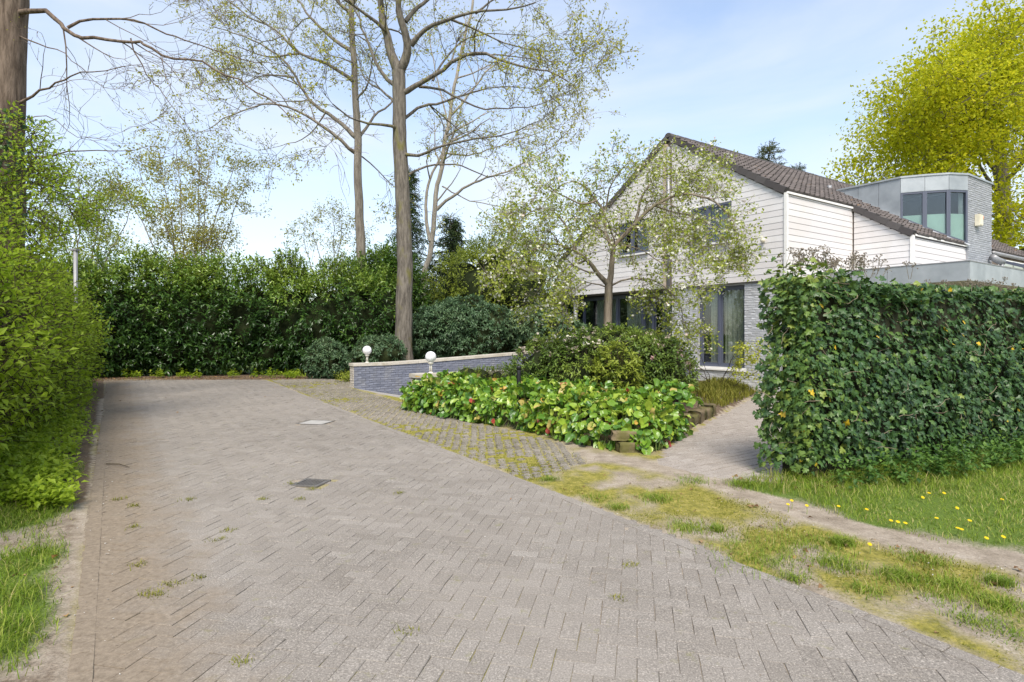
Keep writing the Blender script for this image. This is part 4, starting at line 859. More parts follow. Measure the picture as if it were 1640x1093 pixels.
hedge('yellow_green_bush', 'airy yellow green flowering bush between conifer and white gable', 'shrub', multi(blob(0, 362, 560, 690, 915, 25)), 3000, .30, 7, .115, leaf_t(.5), M_APPLE, lambda p, n: .30 + (fbm(p, .9, 5) - .5) * .9, .6, core=.58, stem=False, amp=.8)
hedge('shade_shrub', 'dark evergreen shrub in the shade beside the house porch', 'shrub', multi(blob(0, 470, 600, 840, 965, 23.0)), 1300, .2, 7, .13, leaf_t(.45), M_LAUREL, lambda p, n: .25 + (fbm(p, .9, 5) - .5) * .5)
hedge('distant_shrubbery', 'dim green shrubbery beyond the laurel hedge on the left', 'shrub', multi([(-22, 27, 1.8, 6, 3, 3.0)] , 9), 1500, .3, 7, .15, leaf_s(.5), M_RHODW, lambda p, n: .45 + (fbm(p, .5, 5) - .5) * .7, stem=False)
hedge('distant_thicket', 'green thicket far behind the oak trunks', 'shrub', multi([(-3, 34, 1.8, 11, 3, 3.2)], 12), 2000, .35, 7, .18, leaf_s(.5), M_RHODW, lambda p, n: .4 + (fbm(p, .5, 5) - .5) * .7, stem=False)
hedge('roadside_shrubs', 'bright yellow green shrubs behind the house under the golden oak', 'shrub', multi([(24, 26, 2.2, 6, 3, 4.2), (30, 24, 2, 5, 3, 4)], 8), 2400, .3, 7, .17, leaf_s(.5), M_YOAK, lambda p, n: .35 + (fbm(p, .5, 5) - .5) * .7, stem=False)

# ------------------------------------------------------------------ ivy-covered wall
E0 = np.array([2.86, 5.76, 0.0]); ia = math.radians(24); dI = np.array([math.cos(ia), math.sin(ia), 0]); nI = np.array([math.sin(ia), -math.cos(ia), 0]); IL, IT, IH = 7.4, .52, 2.0
ivy = thing('ivy_wall', tuple(E0 + dI * 3), 'garden wall completely overgrown with glossy dark green ivy', 'ivy wall')
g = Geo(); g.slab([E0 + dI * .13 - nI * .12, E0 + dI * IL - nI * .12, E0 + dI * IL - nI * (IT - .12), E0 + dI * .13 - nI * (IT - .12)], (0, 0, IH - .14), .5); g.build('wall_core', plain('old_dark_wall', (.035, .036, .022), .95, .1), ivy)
fr = []
def face(n, o, a, La, b_, Lb, nv):
    x, y = rng.random(n) * La, rng.random(n) * Lb; p = o + a * x[:, None] + b_ * y[:, None]; nz = (fbm(p, 1.1, 12) - .5) * 1.6 + (fbm(p, 3.5, 15) - .5) * .6
    return p + nv * (nz * .26 - rng.random(n) ** 2 * .09 + .01)[:, None], np.tile(nv, (n, 1))
pa = [face(8200, E0 - nI * .09, dI, IL, UP, IH + .02, nI), face(700, E0 + dI * .1, -nI, IT, UP, IH, -dI), face(1300, E0, -nI, IT, UP, IH + .02, -dI), face(1500, E0 + UP * IH, dI, IL, -nI, IT, UP), face(900, E0 + nI * .05 + UP * (IH - .15), dI, 1.9, -nI, IT, UP)]
pa.append(face(8600, E0, dI, IL, UP, IH + .02, nI))
pa[4] = (pa[4][0] + UP * (rng.random(900) * .34 * np.clip(1.25 - np.linalg.norm(pa[4][0][:, :2] - E0[:2], axis=1) / 1.7, 0, 1))[:, None], pa[4][1])
p = np.concatenate([q[0] for q in pa]); nv = np.concatenate([q[1] for q in pa]); ok = p[:, 2] > .10 + .1 * rng.random(len(p)); p, nv = p[ok], nv[ok]
dn = -UP * (.75 - .5 * nv[:, 2:]) + nv * .35 + rng.normal(0, .42, p.shape); zz = nv + UP * .45 + rng.normal(0, .28, p.shape); n = len(p)
endface = np.linalg.norm((p - E0)[:, :2] @ dI[:2, None], axis=1); tn = tint_n(n, .38, .2) + np.clip(.30 - endface * .35, 0, .3) + np.clip(p[:, 2] - 1.85, 0, .3) * 1.2  # leaves near the wall end tinted lighter, as the light falls on it
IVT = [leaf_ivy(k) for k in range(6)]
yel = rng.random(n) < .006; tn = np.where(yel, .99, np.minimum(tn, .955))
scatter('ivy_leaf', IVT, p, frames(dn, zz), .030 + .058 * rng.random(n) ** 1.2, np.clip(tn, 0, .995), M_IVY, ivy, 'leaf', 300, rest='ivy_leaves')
k = rng.choice(n, 260); st = []
for i in k:
    d = nrm(rng.normal(size=3) * .5 - UP * .2 + nv[i] * .15 + dI * .5 * rng.normal()); q = [p[i] + nv[i] * .02]
    for _ in range(4): d = nrm(d + rng.normal(0, .35, 3) - nv[i] * .1); q.append(q[-1] + d * .05)
    st.append((np.array(q), np.linspace(.0035, .002, 5)))
tubes_mesh('vine_stem', st, plain('dry_vine', (.26, .21, .15), .9, .1), lambda r: 4, ivy)
um = []                                                             # dry flower umbels on the top
ub = np.concatenate([E0 + UP * 2.22 + dI * (np.concatenate([.15 + .35 * rng.random(14), .75 + .45 * rng.random(16), 1.7 * rng.random(30)]))[:, None] - nI * (rng.random(60) * .5)[:, None], E0 + UP * (2.0) + dI * (2.6 + rng.random(60) * 4.6)[:, None] - nI * (rng.random(60) * .5)[:, None]]); ub[:60, 2] -= np.linspace(0, .12, 60)
bp = []
for q in ub:
    d = nrm(UP + rng.normal(0, .35, 3)); e = q + d * (.03 + .07 * rng.random()); um.append((np.stack([q - d * .08, (q + e) / 2, e]), np.array([.004, .003, .003])))
    for _ in range(12): dd_ = nrm(d * .6 + rng.normal(0, .8, 3)); e2 = e + dd_ * .045; um.append((np.stack([e, (e + e2) / 2, e2]), np.array([.0018, .0018, .0018]))); bp.append(e2)
tubes_mesh('umbel_stalk', um, plain('umbel_brown', (.22, .19, .14), .9, .1), lambda r: 3, ivy)
OCT = ([(1, 0, 0), (-1, 0, 0), (0, 1, 0), (0, -1, 0), (0, 0, 1), (0, 0, -1)], [(0, 2, 4), (2, 1, 4), (1, 3, 4), (3, 0, 4), (2, 0, 5), (1, 2, 5), (3, 1, 5), (0, 3, 5)])
bp = np.array(bp); scatter('umbel_seeds', OCT, bp, np.tile(np.eye(3), (len(bp), 1, 1)), .006 + .004 * rng.random(len(bp)), rng.random(len(bp)), plain('umbel_seed', (.19, .155, .12), .8, .2), ivy, kind=False)

# ------------------------------------------------------------------ trees
def px_path(pts, Y, depth=0.0):
    """points of the photograph at distance Y; the limb leans towards or away from us by depth metres"""
    n = len(pts); return [at(x, y, Y + depth * (k / max(1, n - 1)) ** 1.2) for k, (x, y) in enumerate(pts)]
CZ = lambda L, k=2.277, ox=480, oy=0: [(ox + x / k, oy + y / k) for x, y in L]
def leafy(T, root, per, spreadr, size, tm, mat, mean=.5, droop=.3, name='crown'):
    p = T.leaf_spots(per, spreadr); leaves_at(name, p, tm, size, mat, root, tint_n(len(p), mean, .22), droop)
# oak with the thick mossy trunk
Y = 20.0; oak = thing('oak_tree', tuple(at(648, 535, Y) * (1, 1, 0)), 'tall oak with thick mossy trunk and budding yellow leaves behind the blue wall', 'tree')
T = Tree([1.0, 2.6, 3.6], [2.6, 1.2, .55], [.85, .8, .8], [.0, .05, .03, .0], .24, .0085, ratio=.55)
b0 = at(648, 535, Y); base = np.array([b0[0], b0[1], 0])
trunk = [base + (0.02, 0, -.1), base + (0, 0, .5)] + px_path(CZ([(380, 1130), (388, 1000), (386, 900), (378, 760), (372, 650), (366, 520), (366, 420), (364, 330), (360, 262)]), Y)
T.guide(trunk, .33, .22, sub=False, wob=.010)
T.br.append((np.array([base + (0, 0, -.1), base + (0, 0, .15), base + (0, 0, .5)]), np.array([.46, .38, .31])))
for L, r0, r1, dp, st in (
    ([(360, 262), (335, 200), (312, 110), (292, 0), (285, -110), (260, -260)], .19, .06, 1.0, .1), ([(360, 270), (388, 220), (402, 160), (385, 80), (375, 0), (390, -130), (380, -300)], .20, .06, -1.0, .2),
    ([(402, 165), (460, 105), (540, 72), (640, 50), (750, 38), (860, 10)], .10, .02, -1.5, .25), ([(368, 345), (430, 322), (490, 292), (560, 240), (610, 214), (680, 208), (800, 245), (900, 260), (980, 300)], .115, .018, -2.0, .22),
    ([(366, 470), (352, 462), (400, 420), (470, 385), (560, 365), (680, 330), (800, 320)], .085, .016, 1.5, .3), ([(362, 470), (330, 460), (250, 450), (185, 428), (120, 380)], .085, .02, -1.5, .3),
    ([(372, 560), (430, 565), (520, 530), (640, 500), (760, 480), (880, 440)], .07, .014, -2.2, .3), ([(364, 320), (300, 260), (260, 170), (220, 60), (180, -40)], .09, .02, 1.5, .2),
    ([(382, 640), (460, 610), (560, 600), (690, 640), (800, 620)], .05, .012, 2.0, .3), ([(312, 110), (240, 50), (150, -10), (60, -60)], .08, .02, -1.5, .2),
    ([(385, 80), (460, 0), (560, -80), (680, -130)], .09, .02, 1.5, .2), ([(490, 292), (540, 200), (620, 130), (720, 120), (830, 130)], .05, .012, 1.2, .15), ([(366, 400), (300, 330), (240, 290), (200, 180)], .06, .015, 2, .2),
    ([(430, 322), (520, 330), (640, 390), (760, 400), (900, 370), (990, 330)], .055, .012, -1.0, .2), ([(540, 72), (640, 110), (740, 160), (860, 190), (960, 180)], .05, .012, 1.0, .2), ([(640, 50), (740, -20), (840, -60)], .05, .012, .5, .1)):
    T.guide(px_path(CZ(L), Y, dp), r0, r1, start=st)
T.wood(B_OAK, oak); leafy(T, oak, 5, .08, .095, leaf_s(.5), M_OAK)
# second tall tree, left
Y = 24.0; tr = thing('beech_tree', tuple(at(580, 535, Y) * (1, 1, 0)), 'tall slender tree with smooth grey brown trunk, left of the mossy oak', 'tree')
T = Tree([.95, 2.5, 3.4], [2.7, 1.25, .6], [.85, .8, .8], [.0, .05, .03, .0], .22, .0095, ratio=.55); b0 = at(580, 535, Y); base = np.array([b0[0], b0[1], 0])
T.guide([base + (0, 0, -.1), base + (0, 0, .6)] + px_path(CZ([(228, 1040), (224, 950), (216, 800), (208, 640), (205, 480), (202, 360), (198, 280), (190, 150), (183, 0), (175, -160), (180, -300)]), Y), .31, .08, start=.55, wob=.012)
for L, r0, r1, dp, st in (([(205, 560), (185, 545), (120, 490), (0, 420), (-110, 390), (-240, 420), (-330, 470)], .10, .016, -1.5, .25), ([(204, 500), (170, 470), (100, 410), (30, 360), (-20, 280), (-90, 200), (-200, 140), (-330, 90)], .11, .016, 1.0, .25),
    ([(198, 300), (170, 290), (100, 240), (0, 200), (-90, 110), (-210, 40), (-330, -40)], .10, .016, -1.5, .2), ([(190, 190), (150, 160), (60, 80), (-10, 0), (-90, -90)], .10, .02, 1.5, .2), ([(205, 520), (230, 490), (270, 430), (330, 380), (380, 260)], .09, .02, 1.5, .2),
    ([(208, 580), (232, 570), (290, 620), (355, 690)], .05, .015, 1.2, .3), ([(186, 60), (120, -10), (40, -100), (-60, -180)], .09, .02, -1, .1), ([(185, 30), (250, -60), (300, -160)], .09, .02, 1, .1), ([(-20, 280), (-120, 270), (-220, 300), (-300, 260)], .05, .012, -1, .1), ([(0, 200), (-110, 210), (-230, 180), (-330, 200)], .05, .012, 1, .1), ([(100, 410), (60, 470), (-20, 520), (-100, 540)], .04, .01, 1, .2), ([(202, 380), (250, 300), (262, 220), (300, 150)], .06, .015, -1, .2)):
    T.guide(px_path(CZ(L), Y, dp), r0, r1, start=st)
T.wood(B_OAKB, tr); leafy(T, tr, 5, .09, .105, leaf_s(.5), M_OAK, .55)
# pale leaning tree behind
Y = 28.0; tr = thing('birch_tree', tuple(at(680, 535, Y) * (1, 1, 0)), 'thin pale leaning tree with forked stem behind the mossy oak', 'tree')
T = Tree([.8, 1.8, 2.2], [2.4, 1.1, .55], [.8, .8, .8], [.02, .05, .03, .0], .2, .010); b0 = at(678, 535, Y); base = np.array([b0[0], b0[1], 0])
T.guide([base] + px_path(CZ([(455, 1040), (470, 940), (484, 860), (500, 770), (512, 690), (522, 620), (545, 430), (562, 330), (600, 180), (630, 40), (640, -120)]), Y), .20, .05, start=.35)
for L, r0, r1, dp in (([(500, 765), (560, 710), (660, 650), (760, 610), (900, 540), (980, 480)], .10, .015, -1.5), ([(478, 880), (455, 760), (470, 660), (505, 590), (530, 480), (500, 300), (470, 120)], .10, .02, 1.5), ([(545, 430), (620, 330), (700, 250), (800, 180), (900, 120)], .07, .015, 1), ([(515, 680), (600, 720), (720, 750), (850, 780), (960, 770)], .04, .010, -1.2), ([(530, 560), (640, 560), (760, 520), (900, 470), (1000, 440)], .05, .012, 1)):
    T.guide(px_path(CZ(L), Y, dp), r0, r1, start=.2)
T.wood(B_PALE, tr); leafy(T, tr, 4, .09, .105, leaf_s(.5), M_OAK, .5)
# old trunk at the left edge
Y = 11.0; tr = thing('old_tree', tuple(at(4, 535, Y) * (1, 1, 0)), 'old furrowed brown trunk at the left edge with long drooping bare branches', 'tree')
T = Tree([1.5, 2.6, 3.2], [1.5, .75, .4], [.7, .75, .8], [-.05, -.06, -.04, -.02], .2, .0042, ratio=.5); b0 = at(2, 535, Y); base = np.array([b0[0], b0[1], 0])
T.guide([base] + px_path([(2, 450), (3, 330), (4, 200), (6, 100), (8, 0), (8, -150), (10, -300)], Y), .37, .29, sub=False, wob=.008)
for L, r0, r1, dp in (([(25, 25), (75, 14), (110, 40), (155, 57), (215, 62), (255, 80), (330, 97), (410, 140), (480, 190)], .055, .007, -1.0), ([(110, 40), (170, 20), (230, 30), (300, 60), (380, 95), (430, 100)], .03, .008, .8), ([(30, 165), (60, 140), (90, 125), (140, 118), (210, 105)], .03, .006, -.8), ([(30, 250), (80, 250), (130, 245), (190, 248), (260, 236)], .022, .005, .6), ([(20, 10), (90, -40), (180, -60), (300, -30)], .04, .007, .8), ([(25, 60), (60, 70), (110, 90), (150, 130)], .02, .005, -.5), ([(215, 62), (240, 110), (270, 150), (300, 200)], .018, .005, -.4), ([(30, 200), (80, 190), (130, 215), (170, 225)], .015, .004, -.5)):
    T.guide(px_path(L, Y, dp), r0, r1, start=.12, step=.2)
T.wood(B_OLD, tr); leafy(T, tr, 1, .04, .035, leaf_s(.5), M_OAK, .6)
nl = 500; az = rng.random(nl) * 2.6 - 2.2; zz = 3.3 + rng.random(nl) * 2.2; q = np.stack([b0[0] + .43 * np.cos(az), Y + .43 * np.sin(az), zz], 1); nv_ = np.stack([np.cos(az), np.sin(az), 0 * az], 1)
scatter('climbing_ivy', IVT[:2], q + nv_ * (rng.random((nl, 1)) * .12), frames(-UP + rng.normal(0, .4, q.shape), nv_ + rng.normal(0, .3, q.shape)), .07 + .04 * rng.random(nl), tint_n(nl, .4), M_IVY, tr, kind=False)
el = [(*at(25, 330, 8.6), .75, .6, .8), (*at(-20, 290, 8.4), .9, .7, 1.0), (*at(75, 320, 9.4), .7, .6, .55), (*at(30, 240, 9.0), .45, .4, .55)]
hedge('elder_bush', 'light green leafy branches in front of the old trunk', 'shrub', el, 700, .30, 6, .075, leaf_t(.5), M_HEDGE, lambda p, n: .55 + (fbm(p, 1.2, 3) - .5) * .6, .3, 1.0, .25, core=0, jit=.6)
def shrub_tree(name, label, px, ytop, x0, x1, ybase, Y, bark, leafm, n_stem=5, per=5, lsize=.07, tm=None, flowers=None, mean=.5, dens=(2.6, 4.0), ln=(1.3, .6), rmin=.007, sp=.10, r0=.06):
    root = thing(name, tuple(at(px, 535, Y) * (1, 1, 0)), label, 'tree'); T = Tree(list(dens), list(ln), [.8, .8], [.02, .02, 0], .2, rmin); b0 = at(px, 535, Y) * (1, 1, 0)
    for k in range(n_stem):
        f = (k + .5) / n_stem; xt = x0 + (x1 - x0) * f; c_ = 1 - abs(f - .5) * 1.3; yt = ybase - (ybase - ytop) * (.55 + .45 * c_); e = at(xt + rng.normal(0, 6), yt, Y + rng.normal(0, .9)); m_ = b0 * .55 + e * .45 + np.array([0, 0, .12 * e[2]])
        T.guide([b0, m_ + rng.normal(0, .12, 3), e], r0, .012, start=.25)
    T.wood(bark, root); leafy(T, root, per, sp, lsize, tm or leaf_s(.5), leafm, mean)
    if flowers: p = T.leaf_spots(2, sp); leaves_at('blossom', p, leaf_s(.8), lsize * .8, flowers, root, tint_n(len(p)))
    return root
shrub_tree('cherry_tree', 'slender spring tree with bronze leaves rising behind the laurel hedge', 305, 228, 175, 415, 460, 25, B_OAKB, M_CHERRY, 8, 20, .11, mean=.4, sp=.16)
shrub_tree('hawthorn_tree', 'thin sparse sapling beyond the hedge, left of the slender trunk', 535, 355, 470, 590, 470, 27, B_OAKB, M_CHERRY, 5, 16, .10, mean=.4, sp=.15)
shrub_tree('alder_tree', 'hazy yellow green tree behind the hedge at far left', 120, 285, 40, 215, 470, 23, B_OAKB, M_APPLE, 7, 20, .11, mean=.35, sp=.18)
def conifer(name, label, px, ytop, ybase, half, Y, mat, n_whorl=20, droop=.25, per=10, lean=0):
    root = thing(name, tuple(at(px, 535, Y) * (1, 1, 0)), label, 'tree'); b0 = at(px, 535, Y) * (1, 1, 0); top = at(px + lean, ytop, Y); Ht = top[2]; zb = at(px, ybase, Y)[2]; br = [(np.linspace(b0, top, 8), np.linspace(.03 * Ht * .6, .02, 8))]; P_, D_ = [], []
    for k in range(n_whorl):
        f = k / n_whorl; z_ = zb + (Ht - zb) * f; R_ = half * (1 - f) ** .8 + .12
        for q in range(6):
            a = rng.random() * 6.28; ln = R_ * (.6 + .5 * rng.random()); s_ = b0 + (top - b0) * (z_ / Ht); d = np.array([math.cos(a), math.sin(a), .25]); pts = [s_]
            for w in range(4): d = nrm(d - UP * droop * .5); pts.append(pts[-1] + d * ln / 4)
            pts = np.array(pts); br.append((pts, np.linspace(.03, .008, 5)))
            for w in range(int(6 + ln * per)): f2 = rng.random(); i = min(3, int(f2 * 4)); pp = pts[i] + (pts[i + 1] - pts[i]) * (f2 * 4 - i); P_.append(pp); D_.append(d * .6 + rng.normal(0, .5, 3) - UP * droop)
    tubes_mesh('trunk', br, B_OAK, lambda r: 8 if r > .05 else 3, root); P_ = np.array(P_); D_ = nrm(np.array(D_))
    pos, R, S = shoot_leaves(P_, D_, np.full(len(P_), .35), 7, .16, .6, .2, .5); scatter('crown', leaf_s(.28), pos, R, S, tint_n(len(pos), .45, .25), mat, root, kind=False)
conifer('spruce_tree', 'dark spruce with drooping branches behind the pale forked tree', 722, 345, 480, 1.9, 30, M_CONIF)
conifer('fir_tree', 'slim dark fir showing through the branches between the trunks', 655, 265, 470, 1.4, 33, M_CONIF, 22)
conifer('pine_tree', 'distant olive pine crown poking above the house roof ridge', 1232, 226, 330, 2.2, 42, M_CONIL, 10, .05, 14)
conifer('cypress_tip', 'tiny conifer tip just above the roof ridge near the zinc dormer', 1276, 262, 330, 1.0, 44, M_CONIL, 7, .05, 12)
# golden oak on the right
rng = np.random.default_rng(21)
Y = 30.0; tr = thing('golden_oak', tuple(at(1600, 535, Y) * (1, 1, 0)), 'large spreading oak with golden yellow spring leaves behind the dormer', 'tree')
T = Tree([1.7, 3.0, 3.0], [2.5, 1.5, .75], [.8, .8, .8], [.0, .02, .02, 0], .2, .012, ratio=.55); b0 = at(1602, 535, Y) * (1, 1, 0)
T.guide([b0] + px_path([(1602, 420), (1602, 340), (1600, 260)], Y), .45, .32, sub=False)
for L, r0, r1, dp in (([(1602, 330), (1560, 280), (1500, 250), (1440, 250), (1395, 275)], .16, .02, -2), ([(1600, 280), (1540, 220), (1490, 195), (1450, 195)], .16, .02, 1), ([(1600, 260), (1570, 170), (1535, 130), (1510, 115)], .2, .03, -2), ([(1600, 260), (1610, 160), (1620, 110), (1618, 85)], .2, .03, 2), ([(1602, 280), (1650, 220), (1710, 160), (1760, 120)], .2, .03, -1), ([(1604, 340), (1660, 320), (1730, 300), (1800, 310)], .15, .02, -2), ([(1604, 350), (1640, 360), (1680, 390)], .1, .02, -3), ([(1602, 350), (1560, 345), (1520, 350), (1470, 340)], .1, .02, -4), ([(1600, 250), (1600, 190), (1572, 150), (1585, 105)], .15, .02, -4), ([(1602, 300), (1640, 260), (1650, 190), (1640, 130)], .15, .02, -4), ([(1604, 350), (1660, 400), (1720, 430)], .1, .02, -2), ([(1602, 310), (1570, 260), (1540, 230), (1500, 160)], .12, .02, -5)):
    T.guide(px_path(L, Y, dp), r0, r1, start=.2)
T.wood(B_OAK, tr); leafy(T, tr, 22, .38, .17, leaf_s(.6), M_YOAK, .5)
for k, (x_, y_, sc_, rz_, lb_) in enumerate(((-17.5, 13.0, .62, 1.9, 'leafy yellow green tree left of the hedge, mirrored in the tall window'),)):
    r_ = thing('roadside_tree', (0, 0, 0), lb_, 'tree'); Mx = Matrix.Translation((x_, y_, 0)) @ Matrix.Rotation(rz_, 4, 'Z') @ Matrix.Scale(sc_, 4) @ Matrix.Translation((-b0[0], -b0[1], 0))
    for ch in list(tr.children): c_ = ch.copy(); COL.objects.link(c_); c_.parent = r_; c_.matrix_parent_inverse = Matrix(); c_.matrix_basis = Mx
# apple tree in the bed
rng = np.random.default_rng(5)
Y = 11.6; tr = thing('apple_tree', tuple(at(973, 535, Y) * (1, 1, 0)), 'spreading apple tree in white blossom standing in the planted bed', 'tree')
T = Tree([6.4, 7.0, 6.0], [.66, .40, .20], [.8, .85, .85], [-.12, -.22, -.25, -.2], .26, .0042, ratio=.55, start=.12); b0 = at(973, 535, Y) * (1, 1, 0) + (0, 0, .2)
T.guide([b0] + px_path([(973, 560), (973.5, 520), (974.5, 480), (975, 452)], Y), .088, .078, sub=False, wob=.003)
for L, r0, r1, dp in (([(975, 455), (958, 438), (943, 416), (920, 399), (885, 390), (850, 402), (815, 430)], .062, .010, -.9), ([(975, 455), (979, 425), (983, 395), (1002, 369), (1019, 353), (1044, 327), (1090, 312), (1130, 318), (1165, 345), (1180, 380)], .068, .010, -.7),
    ([(982, 400), (972, 372), (966, 340), (956, 323), (930, 295), (905, 295), (875, 320)], .045, .010, .8), ([(966, 340), (975, 300), (990, 275), (1005, 262)], .025, .008, -.4), ([(1002, 369), (1040, 362), (1080, 370), (1125, 392), (1160, 425)], .032, .008, .9), ([(1019, 353), (1030, 310), (1055, 280), (1100, 272), (1150, 290)], .035, .008, .6), ([(943, 416), (910, 430), (880, 445), (855, 475)], .028, .008, .8),
    ([(920, 399), (905, 360), (880, 335), (850, 340), (820, 370)], .032, .008, .7), ([(975, 460), (1010, 448), (1050, 455), (1085, 490), (1095, 525)], .022, .006, -.6), ([(972, 462), (940, 455), (915, 470), (905, 490)], .018, .005, -.8), ([(956, 323), (935, 330), (905, 320), (870, 300), (850, 330)], .025, .007, -1.0), ([(983, 395), (1020, 400), (1070, 430), (1110, 440)], .02, .006, -1.2), ([(1044, 327), (1080, 340), (1120, 350), (1165, 390)], .022, .006, -1.0)):
    T.guide(px_path(L, Y, dp), r0, r1, start=.12, step=.15, wob=.012)
T.wood(B_APPLE, tr); leafy(T, tr, 6, .06, .060, leaf_s(.62), M_APPLE, .5, .2)
p = T.leaf_spots(2, .04); p = p[rng.random(len(p)) < .75]; FLOWER = ([(0, 0, 0)] + [(math.cos(a) * r, math.sin(a) * r, .22 if k % 2 == 0 else .12) for k, (a, r) in enumerate([(i * math.pi / 5, 1.0 if i % 2 == 0 else .55) for i in range(10)])], [(0, 1 + i, 1 + (i + 1) % 10) for i in range(10)])
up_ = nrm(rng.normal(0, .6, (len(p), 3)) + UP * .7); scatter('blossom', FLOWER, p, frames(np.cross(up_, rng.normal(size=p.shape)), up_), .024 + .013 * rng.random(len(p)), tint_n(len(p), .4, .3), M_BLOSS, tr, kind=False)
# ------------------------------------------------------------------ the planted bed
BERG = [leaf_round(k) for k in range(7)]
front = smooth_path([(*q, 0) for q in BED[:7]], .05, 0)[:, :2]
fcum = np.concatenate([[0], np.cumsum(np.linalg.norm(np.diff(front, axis=0), axis=1))]); FL = fcum[-1]
def along_front(sv, inn):
    x = np.interp(sv, fcum, front[:, 0]); y = np.interp(sv, fcum, front[:, 1]); x2 = np.interp(np.minimum(sv + .3, FL), fcum, front[:, 0]); y2 = np.interp(np.minimum(sv + .3, FL), fcum, front[:, 1])
    x1 = np.interp(np.maximum(sv - .3, 0), fcum, front[:, 0]); y1 = np.interp(np.maximum(sv - .3, 0), fcum, front[:, 1]); d = nrm(np.stack([x2 - x1, y2 - y1], 1)); nn = np.stack([-d[:, 1], d[:, 0]], 1)
    return np.stack([x, y], 1) + nn * inn[:, None], nn
def bergenia(label, s0, s1, n_top, n_side, wid, hgt, tmean, n_parts, pts=None, name='bergenia_clump'):
    sv = s0 + (s1 - s0) * rng.random(n_top); inn = rng.random(n_top) * wid - .10; xy, nn = along_front(sv, inn)
    mound = np.clip((inn + .12) / .35, 0, 1) ** .6; bump_ = fbm(xy, 2.2, 61) ; zt = (.10 + hgt * mound) * (.55 + .75 * bump_) + rng.random(n_top) * .14 + .04; out = np.clip(1 - inn / .35, 0, 1)
    nz = np.c_[-nn * (.15 + .75 * out)[:, None], np.full(n_top, .75)] + rng.normal(0, .60, (n_top, 3)); ld = np.c_[-nn * .6, np.full(n_top, -.1)] + rng.normal(0, .7, (n_top, 3))
    P1 = np.c_[xy, zt]
    sv = s0 + (s1 - s0) * rng.random(n_side); xy2, nn2 = along_front(sv, rng.normal(-.06, .05, n_side)); z2 = .06 + rng.random(n_side) * hgt * .85 * (.5 + fbm(xy2, 2.0, 61))
    hole = fbm(np.c_[xy2, z2 * 2], 3.0, 71) > .34; xy2, nn2, z2 = xy2[hole], nn2[hole], z2[hole]; m_ = len(z2)
    nz2 = np.c_[-nn2 * .9, np.full(m_, .45)] + rng.normal(0, .5, (m_, 3)); ld2 = np.c_[-nn2 * .35, np.full(m_, -.75)] + rng.normal(0, .45, (m_, 3))
    P = np.concatenate([P1, np.c_[xy2, z2]]); nrmz = np.concatenate([nz, nz2]); ldir = np.concatenate([ld, ld2]); n = len(P)
    ok = P[:, 1] > 0; c = P[:, :2].mean(0); root = thing(name, (*c, 0), label, 'plant')
    tn = tint_n(n, tmean, .22) + np.r_[np.zeros(n_top), np.full(m_, -.12)]; tn = np.clip(tn, 0, .90); rr = rng.random(n); tn = np.where(rr < .018, .985, np.where(rr < .03, .96, np.where(rr < .06, .93, tn)))
    scatter('leaf', BERG, P, frames(ldir, nrmz), .060 + .075 * rng.random(n), tn, M_BERG, root, 'leaf', n_parts, smooth=True, rest='leaves')
    k = rng.choice(n, min(n, 400)); q = P[k]; b_ = np.c_[q[:, :2] + rng.normal(0, .05, (len(k), 2)), np.full(len(k), .02)]
    st = [(np.stack([b_[i], (b_[i] + q[i]) / 2 + rng.normal(0, .02, 3), q[i]]), np.array([.006, .005, .004])) for i in range(len(k))]; tubes_mesh('leaf_stalk', st, plain('green_stalk', (.12, .16, .04), .7, .2), lambda r: 4, root)
    return root, P
bergenia('long bank of light green round bergenia leaves beside the low wall and grid paving', 0.0, FL * .50, 1900, 800, 1.5, .36, .55, 300)
bergenia('dense bergenia clump with a few red leaves at the front corner of the bed', FL * .48, FL - .30, 1700, 820, 1.7, .32, .62, 300)
def clump_at(label, c, rx, ry, rot, n, hgt, tmean, n_parts):
    a = rng.random(n) * 6.28; r = np.sqrt(rng.random(n)); e = np.stack([r * np.cos(a) * rx, r * np.sin(a) * ry], 1); ca, sa_ = math.cos(rot), math.sin(rot); xy = np.array(c) + np.stack([e[:, 0] * ca - e[:, 1] * sa_, e[:, 0] * sa_ + e[:, 1] * ca], 1)
    z_ = (.28 + (hgt - .1) * (1 - r ** 2) * (.5 + fbm(xy, 2.5, 9))) + rng.random(n) * .1; out = np.c_[(xy - c) / .6, np.full(n, .8)]; root = thing('bergenia_clump', (*c, .25), label, 'plant')
    tn = np.clip(tint_n(n, tmean, .2), 0, .9); rr = rng.random(n); tn = np.where(rr < .03, .985, np.where(rr < .06, .94, tn))
    P = np.c_[xy, z_]; scatter('leaf', BERG, P, frames(out * (1, 1, 0) + rng.normal(0, .6, P.shape), out + rng.normal(0, .35, P.shape)), .075 + .06 * rng.random(n), tn, M_BERG, root, 'leaf', n_parts, smooth=True, rest='leaves')
clump_at('small darker bergenia clump above the mossy stone edging', (2.55, 9.75), .95, .45, 1.02, 190, .36, .40, 190)
clump_at('bergenia leaves under the flowering shrub in the middle of the bed', (1.3, 9.7), 1.2, .7, 1.9, 260, .34, .45, 200)
